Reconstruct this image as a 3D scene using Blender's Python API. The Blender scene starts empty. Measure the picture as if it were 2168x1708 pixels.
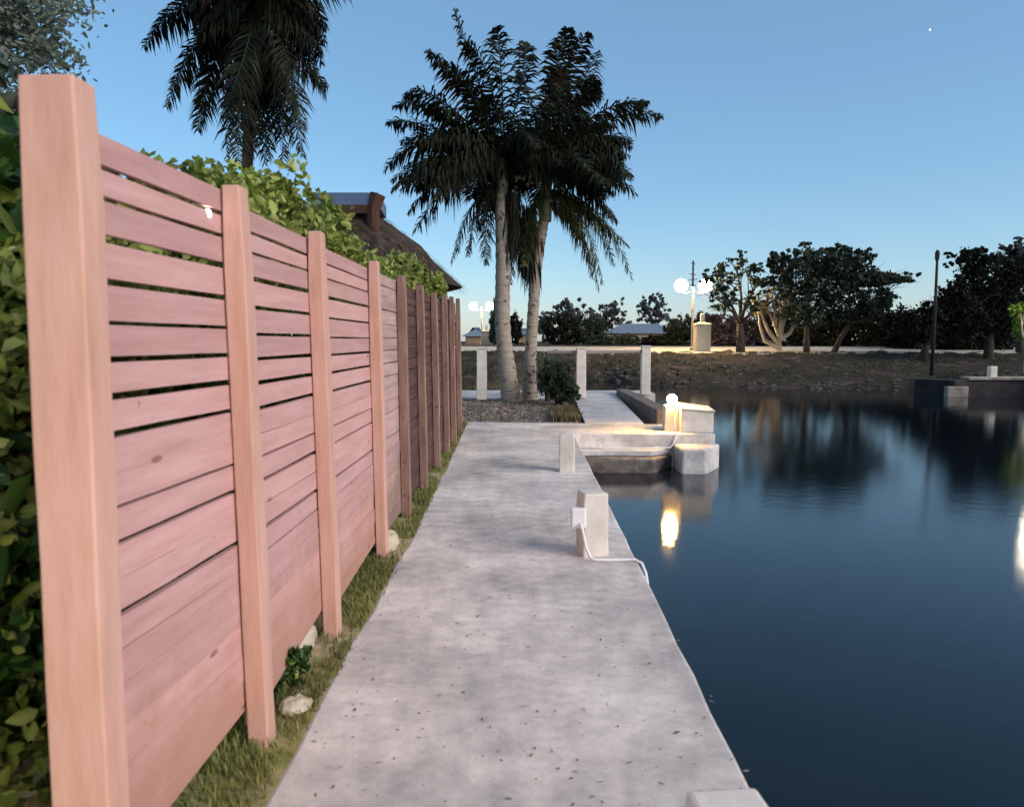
import bpy, math, random
import numpy as np
from mathutils import Vector, Matrix
R = math.radians
S = bpy.context.scene
C = S.collection
random.seed(7)
RS = np.random.RandomState(11)

# ---------------------------------------------------------------- camera
F_PX, CX, CY, PITCH, YAW, EYE = 1550.0, 1083.5, 854.0, R(4.87), R(1.05), 1.6
cam = bpy.data.cameras.new('camera')
cam.lens = 36 * F_PX / 2167
cam.sensor_width = 36
cam.clip_end = 4000
cam.clip_start = 0.05
camo = bpy.data.objects.new('camera', cam)
C.objects.link(camo)
camo.location = (0, 0, EYE)
camo.rotation_euler = (R(90) - PITCH, 0, YAW)
S.camera = camo
cam.dof.use_dof = True
cam.dof.focus_distance = 14
cam.dof.aperture_fstop = 3.2

# ---------------------------------------------------------------- sky, sun, exposure
SUN_EL, SUN_AZ = R(28), R(122)
w = bpy.data.worlds.new('World')
S.world = w
w.use_nodes = True
wn = w.node_tree
bg = wn.nodes['Background']
sk = wn.nodes.new('ShaderNodeTexSky')
sk.sky_type = 'NISHITA'
sk.sun_disc = False
sk.sun_elevation = SUN_EL
sk.sun_rotation = SUN_AZ
sk.air_density = 1.0
sk.dust_density = 0.6
sk.ozone_density = 3.0
hs = wn.nodes.new('ShaderNodeHueSaturation')
hs.inputs['Hue'].default_value = 0.486
hs.inputs['Saturation'].default_value = 1.2
hs.inputs['Value'].default_value = 1.0
wn.links.new(sk.outputs[0], hs.inputs['Color'])
mx_ = wn.nodes.new('ShaderNodeMix')
mx_.data_type = 'RGBA'
mx_.inputs[0].default_value = 0.38
mx_.inputs[7].default_value = (1.85, 2.6, 3.85, 1)
wn.links.new(hs.outputs[0], mx_.inputs[6])
wn.links.new(mx_.outputs[2], bg.inputs[0])
bg.inputs[1].default_value = 0.09
sun = bpy.data.lights.new('sun', 'SUN')
sun.energy = 1.55
sun.angle = R(35)
sun.color = (1.0, 0.86, 0.80)
suno = bpy.data.objects.new('sun', sun)
C.objects.link(suno)
sd = Vector((math.sin(SUN_AZ) * math.cos(SUN_EL), math.cos(SUN_AZ) * math.cos(SUN_EL), math.sin(SUN_EL)))
suno.rotation_euler = sd.to_track_quat('Z', 'Y').to_euler()
S.view_settings.view_transform = 'Standard'
S.view_settings.look = 'None'
S.view_settings.gamma = 1
S.view_settings.exposure = 1.0
S.cycles.use_denoising = True
S.cycles.max_bounces = 6

# ---------------------------------------------------------------- helpers
RC = Matrix.Rotation(YAW, 3, 'Z') @ Matrix.Rotation(R(90) - PITCH, 3, 'X')
def ray(px, py):
    return RC @ Vector(((px - CX) / F_PX, -(py - CY) / F_PX, -1.0))
def at(px, py, Y):
    """point of the place seen at that pixel of the 2167 px wide photo, at distance Y along the dock"""
    d = ray(px, py)
    t = Y / d.y
    return Vector((d.x * t, Y, EYE + d.z * t))
def onz(px, py, z=0.0):
    d = ray(px, py)
    t = (z - EYE) / d.z
    return Vector((d.x * t, d.y * t, z))

def tag(o, label=None, cat=None, group=None, kind=None):
    if label: o['label'] = label
    if cat: o['category'] = cat
    if group: o['group'] = group
    if kind: o['kind'] = kind
    return o
def empty(name, loc, label=None, cat=None, group=None):
    o = bpy.data.objects.new(name, None)
    C.objects.link(o)
    o.location = loc
    o.empty_display_size = .2
    return tag(o, label, cat, group)

class MB:
    def __init__(s):
        s.v = []; s.f = []; s.smooth = False
    def add(s, vs, fs):
        n = len(s.v)
        s.v.extend([tuple(p) for p in vs])
        s.f.extend([tuple(i + n for i in f) for f in fs])
        return s
    def box(s, a, b, rz=0, c=None, taper=0, top_shift=(0, 0)):
        x0, y0, z0 = a; x1, y1, z1 = b
        mx, my = (x0 + x1) / 2, (y0 + y1) / 2
        vs = []
        for z, t, sh in ((z0, 0, (0, 0)), (z1, taper, top_shift)):
            for x, y in ((x0, y0), (x1, y0), (x1, y1), (x0, y1)):
                X = mx + (x - mx) * (1 - t) + sh[0]; Y = my + (y - my) * (1 - t) + sh[1]
                if rz:
                    dx, dy = X - mx, Y - my
                    X = mx + dx * math.cos(rz) - dy * math.sin(rz); Y = my + dx * math.sin(rz) + dy * math.cos(rz)
                vs.append((X, Y, z))
        return s.add(vs, [(3, 2, 1, 0), (4, 5, 6, 7), (0, 1, 5, 4), (1, 2, 6, 5), (2, 3, 7, 6), (3, 0, 4, 7)])
    def tube(s, pts, rad, n=8, cap=True):
        pts = [Vector(p) for p in pts]
        if not hasattr(rad, '__len__'): rad = [rad] * len(pts)
        up = None; vs = []; fs = []
        for i, p in enumerate(pts):
            t = (pts[min(i + 1, len(pts) - 1)] - pts[max(i - 1, 0)]).normalized()
            if up is None:
                up = Vector((0, 0, 1)) if abs(t.z) < .9 else Vector((1, 0, 0))
            a = (up - t * up.dot(t)).normalized(); b = t.cross(a); up = a
            for k in range(n):
                q = 2 * math.pi * k / n
                vs.append(p + (a * math.cos(q) + b * math.sin(q)) * rad[i])
        for i in range(len(pts) - 1):
            for k in range(n):
                k2 = (k + 1) % n
                fs.append((i * n + k, i * n + k2, (i + 1) * n + k2, (i + 1) * n + k))
        if cap:
            fs.append(tuple(range(n))[::-1]); fs.append(tuple((len(pts) - 1) * n + k for k in range(n)))
        return s.add(vs, fs)
    def sphere(s, c, r, n=16, m=10, sc=(1, 1, 1), noise=0):
        vs = []; fs = []
        for j in range(m + 1):
            th = math.pi * j / m
            for k in range(n):
                ph = 2 * math.pi * k / n
                q = r * (1 + (random.uniform(-noise, noise) if noise and 0 < j < m else 0))
                vs.append((c[0] + sc[0] * q * math.sin(th) * math.cos(ph), c[1] + sc[1] * q * math.sin(th) * math.sin(ph), c[2] + sc[2] * q * math.cos(th)))
        for j in range(m):
            for k in range(n):
                k2 = (k + 1) % n
                fs.append((j * n + k, (j + 1) * n + k, (j + 1) * n + k2, j * n + k2))
        return s.add(vs, fs)
    def build(s, name, m, parent=None, smooth=False, bevel=0, sub=0):
        me = bpy.data.meshes.new(name)
        me.from_pydata(s.v, [], s.f)
        me.materials.append(m)
        if smooth: me.shade_smooth()
        me.update()
        o = bpy.data.objects.new(name, me)
        C.objects.link(o)
        if parent is not None:
            o.parent = parent
            o.matrix_parent_inverse = Matrix.Translation(parent.location).inverted()
        if bevel:
            b = o.modifiers.new('bevel', 'BEVEL'); b.width = bevel; b.segments = 2; b.limit_method = 'ANGLE'
        return o

# leaf clouds -----------------------------------------------------------------
def unit(n):
    v = RS.normal(size=(n, 3)); return v / np.linalg.norm(v, axis=1)[:, None]
def leaf_mesh(name, P, size, m, parent, aspect=.45, jitter=.5, droop=0.0, fold=.25):
    """P: n x 3 points; each leaf is a folded pointed blade of 4 triangles"""
    n = len(P)
    d = unit(n); d[:, 2] -= droop; d /= np.linalg.norm(d, axis=1)[:, None]
    u = unit(n); u -= d * (u * d).sum(1)[:, None]; u /= np.linalg.norm(u, axis=1)[:, None]
    nn = np.cross(d, u)
    L = size * (1 + RS.uniform(-jitter, jitter, n))[:, None]; W = L * aspect
    a = P - d * L * .5; b = P + d * L * .5
    if n > 9900:
        l = P - d * L * .05 + u * W * .5 + nn * W * fold; r = P - d * L * .05 - u * W * .5 + nn * W * fold
        v = np.stack([a, l, b, r], 1).reshape(-1, 3)
        k = np.arange(n)[:, None] * 4
        f = np.concatenate([k + np.array([[0, 2, 1]]), k + np.array([[0, 3, 2]])], 0)
    else:
        mid = P - nn * L * .07; h = nn * W * fold
        l1 = P - d * L * .26 + u * W * .42 + h; r1 = P - d * L * .26 - u * W * .42 + h
        l2 = P + d * L * .12 + u * W * .44 + h; r2 = P + d * L * .12 - u * W * .44 + h
        v = np.stack([a, l1, l2, b, r2, r1, mid], 1).reshape(-1, 3)
        k = np.arange(n)[:, None] * 7
        f = np.concatenate([k + np.array([q]) for q in ([0, 6, 1], [1, 6, 2], [2, 6, 3], [3, 6, 4], [4, 6, 5], [5, 6, 0])], 0)
    me = bpy.data.meshes.new(name)
    me.vertices.add(len(v)); me.vertices.foreach_set('co', v.astype(np.float32).ravel())
    nf = len(f)
    me.loops.add(nf * 3); me.loops.foreach_set('vertex_index', f.astype(np.int32).ravel())
    me.polygons.add(nf); me.polygons.foreach_set('loop_start', np.arange(nf, dtype=np.int32) * 3)
    try: me.polygons.foreach_set('loop_total', np.full(nf, 3, dtype=np.int32))
    except Exception: pass
    me.materials.append(m)
    me.update(calc_edges=True); me.validate()
    o = bpy.data.objects.new(name, me); C.objects.link(o)
    if parent is not None:
        o.parent = parent; o.matrix_parent_inverse = Matrix.Translation(parent.location).inverted()
    return o
def blob_points(blobs, n, shell=.55):
    """blobs: (centre, (rx, ry, rz)); points clustered in small tufts inside and near the rim"""
    vol = np.array([b[1][0] * b[1][1] * b[1][2] for b in blobs]) ** (2 / 3.)
    cnt = (n * vol / vol.sum()).astype(int)
    out = []
    for (c, r), k in zip(blobs, cnt):
        nt = max(4, k // 22)
        q = unit(nt) * (RS.uniform(shell ** 3, 1, nt) ** (1 / 3.))[:, None]
        q = q * np.array(r) * (1 + .12 * RS.normal(size=(nt, 1)))
        i = RS.randint(0, nt, k)
        p = q[i] + RS.normal(size=(k, 3)) * np.array(r) * .11
        out.append(p + np.array(c))
    return np.concatenate(out)

# ---------------------------------------------------------------- materials
def nodes(name):
    m = bpy.data.materials.new(name); m.use_nodes = True
    n = m.node_tree; p = n.nodes['Principled BSDF']
    return m, n, p
def ramp(n, stops):
    r = n.nodes.new('ShaderNodeValToRGB'); e = r.color_ramp.elements
    while len(e) < len(stops): e.new(.5)
    for i, (pos, c) in enumerate(stops):
        e[i].position = pos; e[i].color = (*c, 1)
    return r
def noise(n, scale, detail=6, rough=.6, coord='Object', stretch=None):
    tc = n.nodes.new('ShaderNodeTexCoord'); t = n.nodes.new('ShaderNodeTexNoise')
    t.inputs['Scale'].default_value = scale; t.inputs['Detail'].default_value = detail; t.inputs['Roughness'].default_value = rough
    src = tc.outputs[coord]
    if stretch:
        mp = n.nodes.new('ShaderNodeMapping'); mp.inputs['Scale'].default_value = stretch
        n.links.new(src, mp.inputs[0]); src = mp.outputs[0]
    n.links.new(src, t.inputs['Vector'])
    return t
def mixc(n, a, b, fac, mode='MIX'):
    m = n.nodes.new('ShaderNodeMix'); m.data_type = 'RGBA'; m.blend_type = mode
    for s, v in ((6, a), (7, b), (0, fac)):
        if hasattr(v, 'is_linked') or hasattr(v, 'links'): n.links.new(v, m.inputs[s])
        else: m.inputs[s].default_value = (*v, 1) if s else v
    return m.outputs[2]
def bump(n, p, h, strength=.3, dist=.01):
    b = n.nodes.new('ShaderNodeBump'); b.inputs['Strength'].default_value = strength; b.inputs['Distance'].default_value = dist
    n.links.new(h, b.inputs['Height']); n.links.new(b.outputs[0], p.inputs['Normal'])
def mottled(name, stops, scale=4, rough=.8, detail=8, bstr=.3, bdist=.005, bscale=60, stretch=None, spots=None):
    m, n, p = nodes(name)
    t = noise(n, scale, detail, .65, stretch=stretch)
    r = ramp(n, stops); n.links.new(t.outputs[0], r.inputs[0])
    col = r.outputs[0]
    if spots:
        t2 = noise(n, spots[0], 4, .7); r2 = ramp(n, [(spots[1], (0, 0, 0)), (spots[1] + .06, (1, 1, 1))])
        n.links.new(t2.outputs[0], r2.inputs[0])
        col = mixc(n, col, spots[2], r2.outputs[0])
    n.links.new(col, p.inputs['Base Color'])
    p.inputs['Roughness'].default_value = rough
    p.inputs['Specular IOR Level'].default_value = .25
    if bstr:
        t3 = noise(n, bscale, 6, .7, stretch=stretch); bump(n, p, t3.outputs[0], bstr, bdist)
    return m
def leafmat(name, cols, trans=.25, rough=.6):
    m, n, p = nodes(name)
    g = n.nodes.new('ShaderNodeNewGeometry')
    k = len(cols)
    r = ramp(n, [(i / max(1, k - 1), c) for i, c in enumerate(cols)])
    n.links.new(g.outputs['Random Per Island'], r.inputs[0])
    t = noise(n, 1.3, 3, .6)
    r2 = ramp(n, [(.35, (.55, .55, .55)), (.65, (1.25, 1.25, 1.25))]); n.links.new(t.outputs[0], r2.inputs[0])
    c = mixc(n, r.outputs[0], r2.outputs[0], 1.0, 'MULTIPLY')
    n.links.new(c, p.inputs['Base Color'])
    p.inputs['Roughness'].default_value = rough
    p.inputs['Specular IOR Level'].default_value = .3 if trans > .15 else .06
    if trans:
        tr = n.nodes.new('ShaderNodeBsdfTranslucent'); n.links.new(c, tr.inputs[0])
        mx = n.nodes.new('ShaderNodeMixShader'); mx.inputs[0].default_value = trans
        out = n.nodes['Material Output']
        n.links.new(p.outputs[0], mx.inputs[1]); n.links.new(tr.outputs[0], mx.inputs[2]); n.links.new(mx.outputs[0], out.inputs[0])
    return m
def plain(name, c, rough=.7, metal=0, bscale=40, bstr=.1):
    d = tuple(x * .82 for x in c)
    m = mottled(name, [(.3, d), (.7, c)], 6, rough, bstr=bstr, bscale=bscale)
    m.node_tree.nodes['Principled BSDF'].inputs['Metallic'].default_value = metal
    return m
def emit(name, c, s):
    m, n, p = nodes(name)
    p.inputs['Base Color'].default_value = (.8, .8, .75, 1)
    p.inputs['Emission Color'].default_value = (*c, 1); p.inputs['Emission Strength'].default_value = s
    return m

M = {}
def concrete(name, base, stain, pale):
    m, n, p = nodes(name)
    t = noise(n, .9, 10, .62); r = ramp(n, [(.32, stain), (.47, base), (.64, pale)]); n.links.new(t.outputs[0], r.inputs[0])
    t2 = noise(n, 7, 8, .7); r2 = ramp(n, [(.33, (.70, .71, .72)), (.62, (1.10, 1.09, 1.08))]); n.links.new(t2.outputs[0], r2.inputs[0])
    c = mixc(n, r.outputs[0], r2.outputs[0], .9, 'MULTIPLY')
    t3 = noise(n, 75, 3, .6); r3 = ramp(n, [(.67, (0, 0, 0)), (.74, (.7, .7, .7))]); n.links.new(t3.outputs[0], r3.inputs[0])
    c = mixc(n, c, (.05, .05, .05), r3.outputs[0])
    t4 = noise(n, 2.6, 9, .8); r4 = ramp(n, [(.62, (0, 0, 0)), (.72, (.45, .45, .45))]); n.links.new(t4.outputs[0], r4.inputs[0])
    c = mixc(n, c, tuple(x * .62 for x in stain), r4.outputs[0])
    n.links.new(c, p.inputs['Base Color']); p.inputs['Roughness'].default_value = .82; p.inputs['Specular IOR Level'].default_value = .3
    tb = noise(n, 90, 6, .75); bump(n, p, tb.outputs[0], .5, .006)
    return m
M['path'] = concrete('path_concrete', (.55, .50, .45), (.33, .33, .31), (.76, .70, .63))
M['dock'] = concrete('dock_concrete', (.48, .465, .45), (.33, .33, .33), (.60, .58, .56))
M['wall_dark'] = mottled('near_black_seawall', [(.3, (.012, .011, .012)), (.6, (.035, .03, .03)), (.75, (.07, .06, .055))], 2.5, .7, bstr=.8, bdist=.02, bscale=12)  # near-black mottle for the far seawall
M['stained'] = mottled('stained_concrete', [(.3, (.10, .09, .08)), (.5, (.24, .21, .18)), (.7, (.34, .31, .27))], 2.5, .9, bstr=.6)
M['wet'] = mottled('wet_seawall', [(.3, (.05, .04, .035)), (.5, (.13, .11, .10)), (.7, (.24, .22, .20))], 5, .55, bstr=.8, bdist=.02, bscale=25)
M['wet_rail'] = plain('dull_grey_rail', (.24, .21, .20), .85)
M['white_paint'] = mottled('white_masonry_paint', [(.3, (.50, .46, .40)), (.6, (.66, .61, .54)), (.8, (.72, .67, .60))], 5, .75, bstr=.4, bscale=70, spots=(18, .68, (.28, .26, .22)))
M['pvc'] = plain('white_plastic', (.78, .77, .76), .4, bstr=0.02)
def slatmat(name, stops, dirt):
    m = mottled(name, stops, 2.2, .75, bstr=.5, bdist=.004, bscale=14, stretch=(6, .7, 9), spots=(9, .68, (.30, .14, .11)))
    n = m.node_tree; p = n.nodes['Principled BSDF']; src = p.inputs['Base Color'].links[0].from_socket
    tc = n.nodes.new('ShaderNodeTexCoord'); sp = n.nodes.new('ShaderNodeSeparateXYZ'); n.links.new(tc.outputs['Object'], sp.inputs[0])
    w1 = noise(n, 2.2, 8, .75); ad = n.nodes.new('ShaderNodeMath'); ad.operation = 'MULTIPLY_ADD'; ad.inputs[1].default_value = -1.5
    n.links.new(w1.outputs[0], ad.inputs[0]); n.links.new(sp.outputs[2], ad.inputs[2])
    r = ramp(n, [(.0, (.75, .75, .75)), (.45, (0, 0, 0))]); mp = n.nodes.new('ShaderNodeMath'); mp.operation = 'ADD'; mp.inputs[1].default_value = .55
    n.links.new(ad.outputs[0], mp.inputs[0]); n.links.new(mp.outputs[0], r.inputs[0])
    c = mixc(n, src, dirt, r.outputs[0])
    w2 = noise(n, 3.5, 8, .8, stretch=(1, 1, .35)); r2 = ramp(n, [(.56, (0, 0, 0)), (.72, (.55, .55, .55))]); n.links.new(w2.outputs[0], r2.inputs[0])
    c = mixc(n, c, tuple(x * 1.15 for x in dirt), r2.outputs[0])
    g = n.nodes.new('ShaderNodeNewGeometry'); r3 = ramp(n, [(0, (.87, .86, .86)), (.5, (1, 1, 1)), (1, (1.08, 1.07, 1.06))]); n.links.new(g.outputs['Random Per Island'], r3.inputs[0])
    c = mixc(n, c, r3.outputs[0], 1.0, 'MULTIPLY')
    v = n.nodes.new('ShaderNodeTexVoronoi'); v.inputs['Scale'].default_value = 1.0
    mp2 = n.nodes.new('ShaderNodeMapping'); mp2.inputs['Scale'].default_value = (.6, 2.2, 6.0); n.links.new(tc.outputs['Object'], mp2.inputs[0]); n.links.new(mp2.outputs[0], v.inputs['Vector'])
    r4 = ramp(n, [(.05, (.75, .75, .75)), (.085, (0, 0, 0))]); n.links.new(v.outputs['Distance'], r4.inputs[0])
    c = mixc(n, c, (.17, .08, .06), r4.outputs[0])
    n.links.new(c, p.inputs['Base Color'])
    return m
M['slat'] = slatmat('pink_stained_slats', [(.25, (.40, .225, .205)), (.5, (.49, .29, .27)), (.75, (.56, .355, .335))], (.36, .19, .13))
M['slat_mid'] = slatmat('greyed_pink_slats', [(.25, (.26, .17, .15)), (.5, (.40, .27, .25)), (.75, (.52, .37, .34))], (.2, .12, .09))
M['slat_dark'] = mottled('dark_brown_slats', [(.25, (.03, .015, .015)), (.5, (.07, .036, .032)), (.75, (.14, .08, .068))], 2.5, .85, bstr=.6, bdist=.005, bscale=14, stretch=(6, .7, 9))  # dark brown boards for the far bays
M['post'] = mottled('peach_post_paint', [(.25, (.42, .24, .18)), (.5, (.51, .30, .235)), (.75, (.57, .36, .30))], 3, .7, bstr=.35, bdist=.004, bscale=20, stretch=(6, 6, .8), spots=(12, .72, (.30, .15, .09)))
M['post_brown'] = mottled('dull_brown_post_paint', [(.25, (.12, .07, .055)), (.5, (.22, .135, .105)), (.75, (.34, .22, .18))], 3, .8, bstr=.4, bdist=.004, bscale=20, stretch=(6, 6, .8), spots=(12, .62, (.12, .06, .05)))  # browner and darker than the near posts
M['bark_pale'] = mottled('pale_ringed_bark', [(.25, (.17, .14, .11)), (.5, (.30, .26, .21)), (.75, (.42, .38, .32))], 3, .85, bstr=.9, bdist=.02, bscale=7, stretch=(1, 1, 10), spots=(6, .57, (.07, .05, .035)))
M['bark_dark'] = mottled('dark_bark', [(.3, (.025, .02, .016)), (.7, (.07, .055, .045))], 5, .9, bstr=.8, bdist=.02, bscale=12)
M['bark_white'] = mottled('smooth_cream_bark', [(.3, (.36, .31, .24)), (.7, (.60, .54, .44))], 4, .8, bstr=.4, bscale=12)
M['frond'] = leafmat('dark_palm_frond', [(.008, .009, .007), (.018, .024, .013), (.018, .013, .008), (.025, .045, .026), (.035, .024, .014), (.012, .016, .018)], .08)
M['frond_mid'] = leafmat('yellowing_palm_frond', [(.03, .045, .02), (.06, .08, .03), (.10, .085, .035), (.02, .03, .02)], .12)
M['frond_dry'] = leafmat('dead_palm_frond', [(.03, .022, .013), (.075, .055, .03), (.045, .032, .018)], .1)
M['rachis'] = plain('palm_leaf_stem', (.07, .065, .035), .6)
M['crownshaft'] = mottled('grey_green_crownshaft', [(.3, (.10, .12, .07)), (.7, (.22, .24, .16))], 3, .6, stretch=(1, 1, 4))
M['hedge'] = leafmat('hedge_leaf', [(.13, .19, .03), (.24, .30, .06), (.36, .39, .10), (.17, .26, .04), (.46, .48, .18)], .35, .5)
M['shrub'] = leafmat('shrub_leaf', [(.015, .045, .01), (.035, .10, .016), (.07, .15, .025), (.02, .06, .014), (.04, .09, .02), (.24, .27, .04)], .3, .4)
M['dull_leaf'] = leafmat('dull_green_leaf', [(.015, .022, .014), (.03, .05, .025), (.045, .06, .035)], .2)
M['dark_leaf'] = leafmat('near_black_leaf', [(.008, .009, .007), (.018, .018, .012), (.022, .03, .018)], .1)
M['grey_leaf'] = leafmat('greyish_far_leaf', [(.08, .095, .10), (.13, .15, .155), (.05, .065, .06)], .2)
M['pale_leaf'] = leafmat('grey_green_leaf', [(.10, .14, .10), (.18, .23, .18), (.26, .3, .25)], .45)
M['yellow_leaf'] = leafmat('pale_yellow_leaf', [(.16, .15, .05), (.28, .25, .10), (.2, .2, .08)], .3)
M['lit_leaf'] = leafmat('bright_green_leaf', [(.08, .16, .02), (.16, .28, .04), (.24, .34, .06)], .4)
M['purple_leaf'] = leafmat('purplish_twig_leaf', [(.03, .022, .028), (.055, .042, .05), (.02, .018, .018)], .2)
M['agave'] = leafmat('agave_blade', [(.08, .12, .09), (.15, .2, .15), (.05, .08, .05)], .1)
M['grass'] = leafmat('grass_blade', [(.09, .13, .03), (.18, .20, .05), (.30, .28, .10), (.12, .15, .04)], .3)
M['bank_blade'] = leafmat('dull_bank_grass', [(.03, .045, .015), (.06, .065, .03), (.08, .065, .045)], .2)
M['dry_grass'] = leafmat('dry_grass_blade', [(.12, .095, .05), (.2, .17, .09), (.08, .07, .03)], .3)
M['litter'] = leafmat('dry_litter', [(.10, .075, .05), (.16, .125, .09), (.34, .30, .25), (.20, .18, .15)], 0)
M['thatch'] = mottled('palm_thatch', [(.3, (.03, .022, .018)), (.5, (.075, .055, .04)), (.7, (.14, .105, .08))], 6, .95, bstr=1, bdist=.05, bscale=14, stretch=(1, 5, 1))
M['tarp'] = plain('blue_grey_sheet', (.10, .15, .24), .5)
M['timber'] = mottled('dark_red_brown_timber', [(.3, (.03, .015, .01)), (.7, (.09, .04, .025))], 4, .8, stretch=(4, 4, 1))
M['iron'] = plain('grey_lamp_metal', (.30, .30, .28), .5, .3)
M['pole'] = plain('weathered_utility_pole', (.02, .02, .02), .9)
M['cream_wall'] = plain('cream_render', (.50, .44, .34), .85)
M['grey_roof'] = plain('grey_blue_roof', (.16, .20, .25), .6)
M['house_wall'] = plain('dull_house_wall', (.22, .18, .14), .85)
M['window'] = plain('dark_window_glass', (.02, .025, .03), .15, bstr=0)
M['lit_window'] = emit('lit_window_pane', (1, .78, .45), 2.2)
M['globe'] = emit('lamp_globe', (1.0, .64, .28), 150)
M['globe_side'] = emit('lamp_globe_side', (1.0, .85, .6), 60)
M['globe_added'] = emit('lamp_globe_added', (1.0, .78, .66), 95)  # globes of the unseen lamp added behind the camera
M['bulb'] = emit('pier_bulb', (1.0, .56, .17), 330)
M['led'] = emit('fence_light_lens', (1.0, .95, .88), 12)
M['bank_stone'] = mottled('grey_brown_bank_stone', [(.3, (.03, .025, .023)), (.5, (.07, .058, .052)), (.75, (.18, .16, .14))], .9, .95, bstr=.5)
M['rock'] = mottled('cream_limestone', [(.3, (.34, .29, .19)), (.7, (.56, .50, .38))], 6, .9, bstr=.8, bdist=.01, bscale=20)
M['kerb_face'] = mottled('brown_stained_low_wall', [(.3, (.09, .065, .055)), (.7, (.22, .17, .145))], 5, .9, bstr=.6, bscale=20, spots=(10, .66, (.03, .02, .02)))

def ground_mat():
    m, n, p = nodes('ground_soil_and_turf')
    t = noise(n, .5, 10, .75, stretch=(.6, 1.6, 1)); r = ramp(n, [(.30, (.02, .014, .014)), (.42, (.06, .044, .04)), (.5, (.026, .032, .018)), (.58, (.07, .05, .045)), (.72, (.13, .11, .10))]); n.links.new(t.outputs[0], r.inputs[0])
    t2 = noise(n, 5, 9, .75); r2 = ramp(n, [(.3, (.5, .5, .5)), (.7, (1.5, 1.45, 1.4))]); n.links.new(t2.outputs[0], r2.inputs[0])
    c = mixc(n, r.outputs[0], r2.outputs[0], 1.0, 'MULTIPLY')
    t3 = noise(n, 1.6, 6, .8); r3 = ramp(n, [(.60, (0, 0, 0)), (.68, (1, 1, 1))]); n.links.new(t3.outputs[0], r3.inputs[0])
    c = mixc(n, c, (.26, .235, .20), r3.outputs[0])
    n.links.new(c, p.inputs['Base Color']); p.inputs['Roughness'].default_value = .95; p.inputs['Specular IOR Level'].default_value = .1
    tb = noise(n, 14, 9, .8); bump(n, p, tb.outputs[0], 1.0, .06)
    return m
M['ground'] = ground_mat()
M['verge'] = mottled('mossy_verge_soil', [(.30, (.19, .20, .045)), (.43, (.30, .28, .09)), (.56, (.44, .36, .20)), (.72, (.60, .52, .34))], 3.5, .95, bstr=1, bdist=.02, bscale=50)
M['mulch'] = mottled('leaf_mulch_ground', [(.3, (.09, .07, .055)), (.5, (.20, .165, .135)), (.7, (.33, .29, .25))], 5, .95, bstr=1, bdist=.03, bscale=40, spots=(30, .6, (.05, .035, .03)))
M['road'] = mottled('pale_road', [(.3, (.34, .31, .25)), (.7, (.50, .46, .37))], 2, .9, bstr=.3)
def water_mat():
    m, n, p = nodes('canal_water')
    t = noise(n, .9, 4, .6); r = ramp(n, [(.35, (.002, .005, .008)), (.65, (.004, .008, .013))]); n.links.new(t.outputs[0], r.inputs[0])
    n.links.new(r.outputs[0], p.inputs['Base Color'])
    p.inputs['Roughness'].default_value = .05; p.inputs['IOR'].default_value = 1.36; p.inputs['Specular IOR Level'].default_value = .45
    a = noise(n, 4.5, 3, .5, stretch=(1, 1.2, 1)); b = noise(n, 24, 6, .75)
    mm = n.nodes.new('ShaderNodeMath'); mm.operation = 'MULTIPLY_ADD'; mm.inputs[1].default_value = .40
    n.links.new(b.outputs[0], mm.inputs[0]); n.links.new(a.outputs[0], mm.inputs[2])
    bump(n, p, mm.outputs[0], .07, .022)
    return m
M['water'] = water_mat()

# ---------------------------------------------------------------- terrain and water
ZW = -0.57
def smooth(a, b, x):
    t = np.clip((x - a) / (b - a), 0, 1); return t * t * (3 - 2 * t)
BX = [-60, -1, 1.5, 4.5, 7, 12, 16, 24, 60, 600]
BY = [40, 40, 41, 40, 34.5, 32.6, 32, 29.6, 29, 29]
def ground_z(x, y):
    yb = np.interp(x, BX, BY)
    far = -1.3 + 1.80 * np.clip((y - (yb - 1.5)) / (44.0 - yb + 1.5), 0, 1) + .35 * smooth(yb - 1.5, yb, y) + .028 * 17 * smooth(44, 60, y)
    far = np.minimum(far, .80 + .028 * np.clip(y - 43, 0, 17))
    xl = np.where(y < 14.6, .35, np.where(y < 21.9, 1.9, np.interp(y, [21.9, 23, 34, 40], [.2, -1.2, -1.2, 2])))
    left = np.where(x < xl, -.04 + np.clip((y - 24) / 22, 0, 1) * .98, -1.6)
    right = np.where((x > 20) & (y < 40), .1, -1.6)
    return np.maximum(np.maximum(far, left), right)
def axis(segs):
    out = []
    for a, b, s in segs: out += list(np.arange(a, b, s))
    return np.array(out + [segs[-1][1]])
gx = axis([(-700, -60, 40), (-60, -12, 2), (-12, 8, .2), (8, 30, .5), (30, 60, 2), (60, 700, 40)])
gy = axis([(-60, -4, 4), (-4, 1, .4), (1, 26, .2), (26, 50, .3), (50, 80, 2), (80, 900, 40)])
X, Y = np.meshgrid(gx, gy)
Z = ground_z(X, Y)
amp = np.where((Y > 24) & (Z > -1) & (Y < 46), .07, .012)
Z = Z + RS.normal(size=Z.shape) * amp * (np.abs(X) < 60) * (Y < 47)
nx, ny = len(gx), len(gy)
g = MB()
g.v = list(zip(X.ravel().tolist(), Y.ravel().tolist(), Z.ravel().tolist()))
g.f = [(j * nx + i, j * nx + i + 1, (j + 1) * nx + i + 1, (j + 1) * nx + i) for j in range(ny - 1) for i in range(nx - 1)]
tag(g.build('ground', M['ground'], smooth=True), kind='structure')
wt = MB().add([(-200, -60, ZW), (700, -60, ZW), (700, 60, ZW), (-200, 60, ZW)], [(0, 1, 2, 3)])
tag(wt.build('water', M['water']), kind='structure')

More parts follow.
